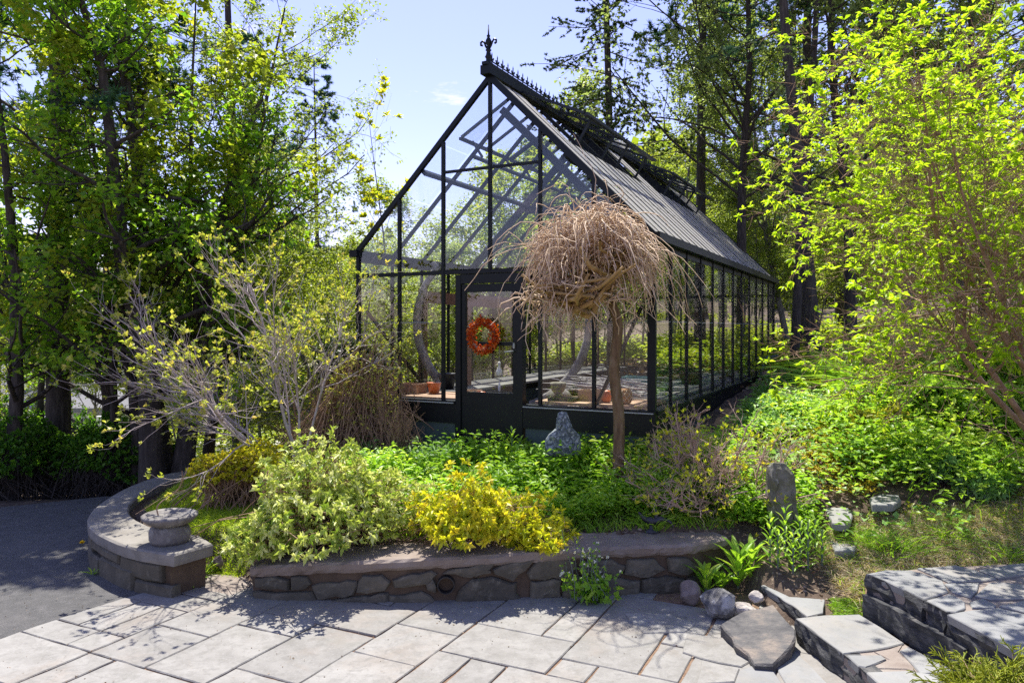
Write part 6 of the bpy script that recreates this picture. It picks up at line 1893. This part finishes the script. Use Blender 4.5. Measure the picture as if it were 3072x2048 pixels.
leafobj('blossom', [leafgeo(p, rg.normal(size=p.shape) + [0, -.4, .3], np.full(len(p), .016), .8, .2, 0, rg)], L['flow'], vt, [rg.random(len(p))])
# daylilies and tufts on the slope
for i, (x, y, n, h, w, lab) in enumerate(((848, 392, 260, .85, .03, 'daylily clump on the slope nearest the greenhouse'), (893, 404, 260, .75, .03, 'darker daylily clump on the slope right of the first'),
        (942, 382, 220, .75, .03, 'daylily clump beneath the thin multi-stemmed shrub'), (866, 374, 220, .75, .03, 'daylily clump farthest up the slope'), (1000, 470, 90, .45, .014, 'grassy clump near the right edge above the dry grass'),
        (892, 552, 170, .26, .008, 'bright grass tuft in the straw before the terrace'), (862, 545, 120, .2, .007, 'smaller grass tuft left of the bright one'), (1010, 560, 120, .2, .007, 'grass tuft at the right edge behind the terrace'), (950, 540, 100, .18, .007, 'grass tuft in the middle of the dry grass'),
        (652, 528, 60, .22, .010, 'grassy clump at the back of the wall left of the bird'), (672, 500, 70, .3, .012, 'narrow-leaved clump under the azalea'), (560, 520, 50, .2, .010, 'grassy clump behind the golden shoots'))):
    clump(500 + i, hit(x, y), n, h, w, 'grass', lab, lean=.55, r=.07 if w < .015 else .1, name='daylily' if w > .015 else 'grass_tuft', cat='plant' if w > .015 else 'grass tuft')
# extra bushes on the slope to break its surface
for i, (x, y, r_, h_, mat, lab) in enumerate(((935, 425, .4, .32, 'hill', 'mounded leafy perennial in the middle of the slope'), (985, 400, .45, .4, 'hill', 'leafy perennial mound at the right edge of the slope'), (880, 440, .3, .22, 'hilly', 'yellow-green perennial mound left on the slope'),
        (1000, 440, .35, .35, 'hill', 'leafy mound low at the right edge'), (820, 400, .3, .22, 'hilly', 'yellow-green mound beside the low cover of the glass wall'), (940, 480, .4, .16, 'bedblue', 'blue-green low mound above the dry grass'), (985, 498, .3, .15, 'bedblue', 'small blue-green mound at the right above the dry grass'))):
    b = hit(x, y)
    shrub(520 + i, tuple(b), (b.x, b.y, b.z + h_ * .7), (r_, r_ * .8, h_), int(900 * r_), mat, 'easel', .07, 7, .42, lab, name='perennial', cat='plant', spread=r_ * .4, lump=.3)

# ------------------------------------------------------------------ houses down the slope at the left
def house(x0, x1, Y, zb, ze, zr, depth, wall, roofm, label, wins, posts=(), name='house'):
    t = thing(name, label, 'house', ((x0 + x1) / 2, Y, zb))
    MB().box(((x0 + x1) / 2, Y + depth / 2, (zb + ze) / 2), (x1 - x0, depth, ze - zb)).build('wall', M[wall], t)
    ov = .35
    V = [(x0 - ov, Y - ov, ze - .02), (x1 + ov, Y - ov, ze - .02), (x1 + ov, Y + depth / 2, zr), (x0 - ov, Y + depth / 2, zr), (x0 - ov, Y + depth + ov, ze - .02), (x1 + ov, Y + depth + ov, ze - .02)]
    V += [(a, b, c - .12) for a, b, c in V]
    MB().add(V, [(0, 1, 2, 3), (3, 2, 5, 4), (6, 9, 8, 7), (9, 10, 11, 8), (0, 6, 7, 1), (4, 5, 11, 10), (0, 3, 9, 6), (3, 4, 10, 9), (1, 7, 8, 2), (2, 8, 11, 5)]).build('roof', M[roofm], t)
    for (wx, wz, ww, wh, kind) in wins:
        w = MB().box((wx, Y - .02, wz), (ww + .16, .08, wh + .16)).build('window' if kind else 'door', M['white'], t)
        if kind:
            for sx in (-1, 1):
                for sz_ in (-1, 1):
                    MB().box((wx + sx * ww / 4, Y - .062, wz + sz_ * wh / 4), (ww / 2 - .04, .012, wh / 2 - .04)).build('pane', M['blackpipe'], w)
        else: MB().box((wx, Y - .07, wz), (ww, .03, wh)).build('door_leaf', M['bluegrey'], w)
    for px_ in posts: MB().box((px_, Y - .9, (zb + ze) / 2 - .1), (.16, .16, ze - zb - .15)).build('porch_post', M['white'], t)
    return t
k27 = 26 / F
house(X_(150, 26), X_(330, 26), 26, -1.7, .9, 2.6, 6, 'bluegrey', 'roofg', 'blue-grey house with white window seen between the left trunks and the greenhouse', [(X_(211, 26), -.75, .7, .8, 1), (X_(258, 26), -.6, .9, 1.0, 1), (X_(232, 26), -.9, .8, 1.7, 0)])
house(X_(-90, 21), X_(128, 21), 21, -1.9, -.12, .95, 5, 'cream', 'roofg', 'low cream house with white porch posts behind the left trees', [(X_(35, 21), -.95, .8, 1.0, 1), (X_(85, 21), -.95, .8, 1.0, 1), (X_(8, 21), -.95, .8, 1.0, 1)], (X_(22, 21), X_(66, 21), X_(118, 21)))
me = bpy.data.meshes.new('road'); me.from_pydata([(-22, 15.5, -.75), (-4.6, 15.5, -.72), (-5.5, 21, -1.08), (-22, 20.5, -1.1)], [], [(0, 1, 2, 3)]); me.materials.append(M['road'])
setp(link('road', me), kind='structure')
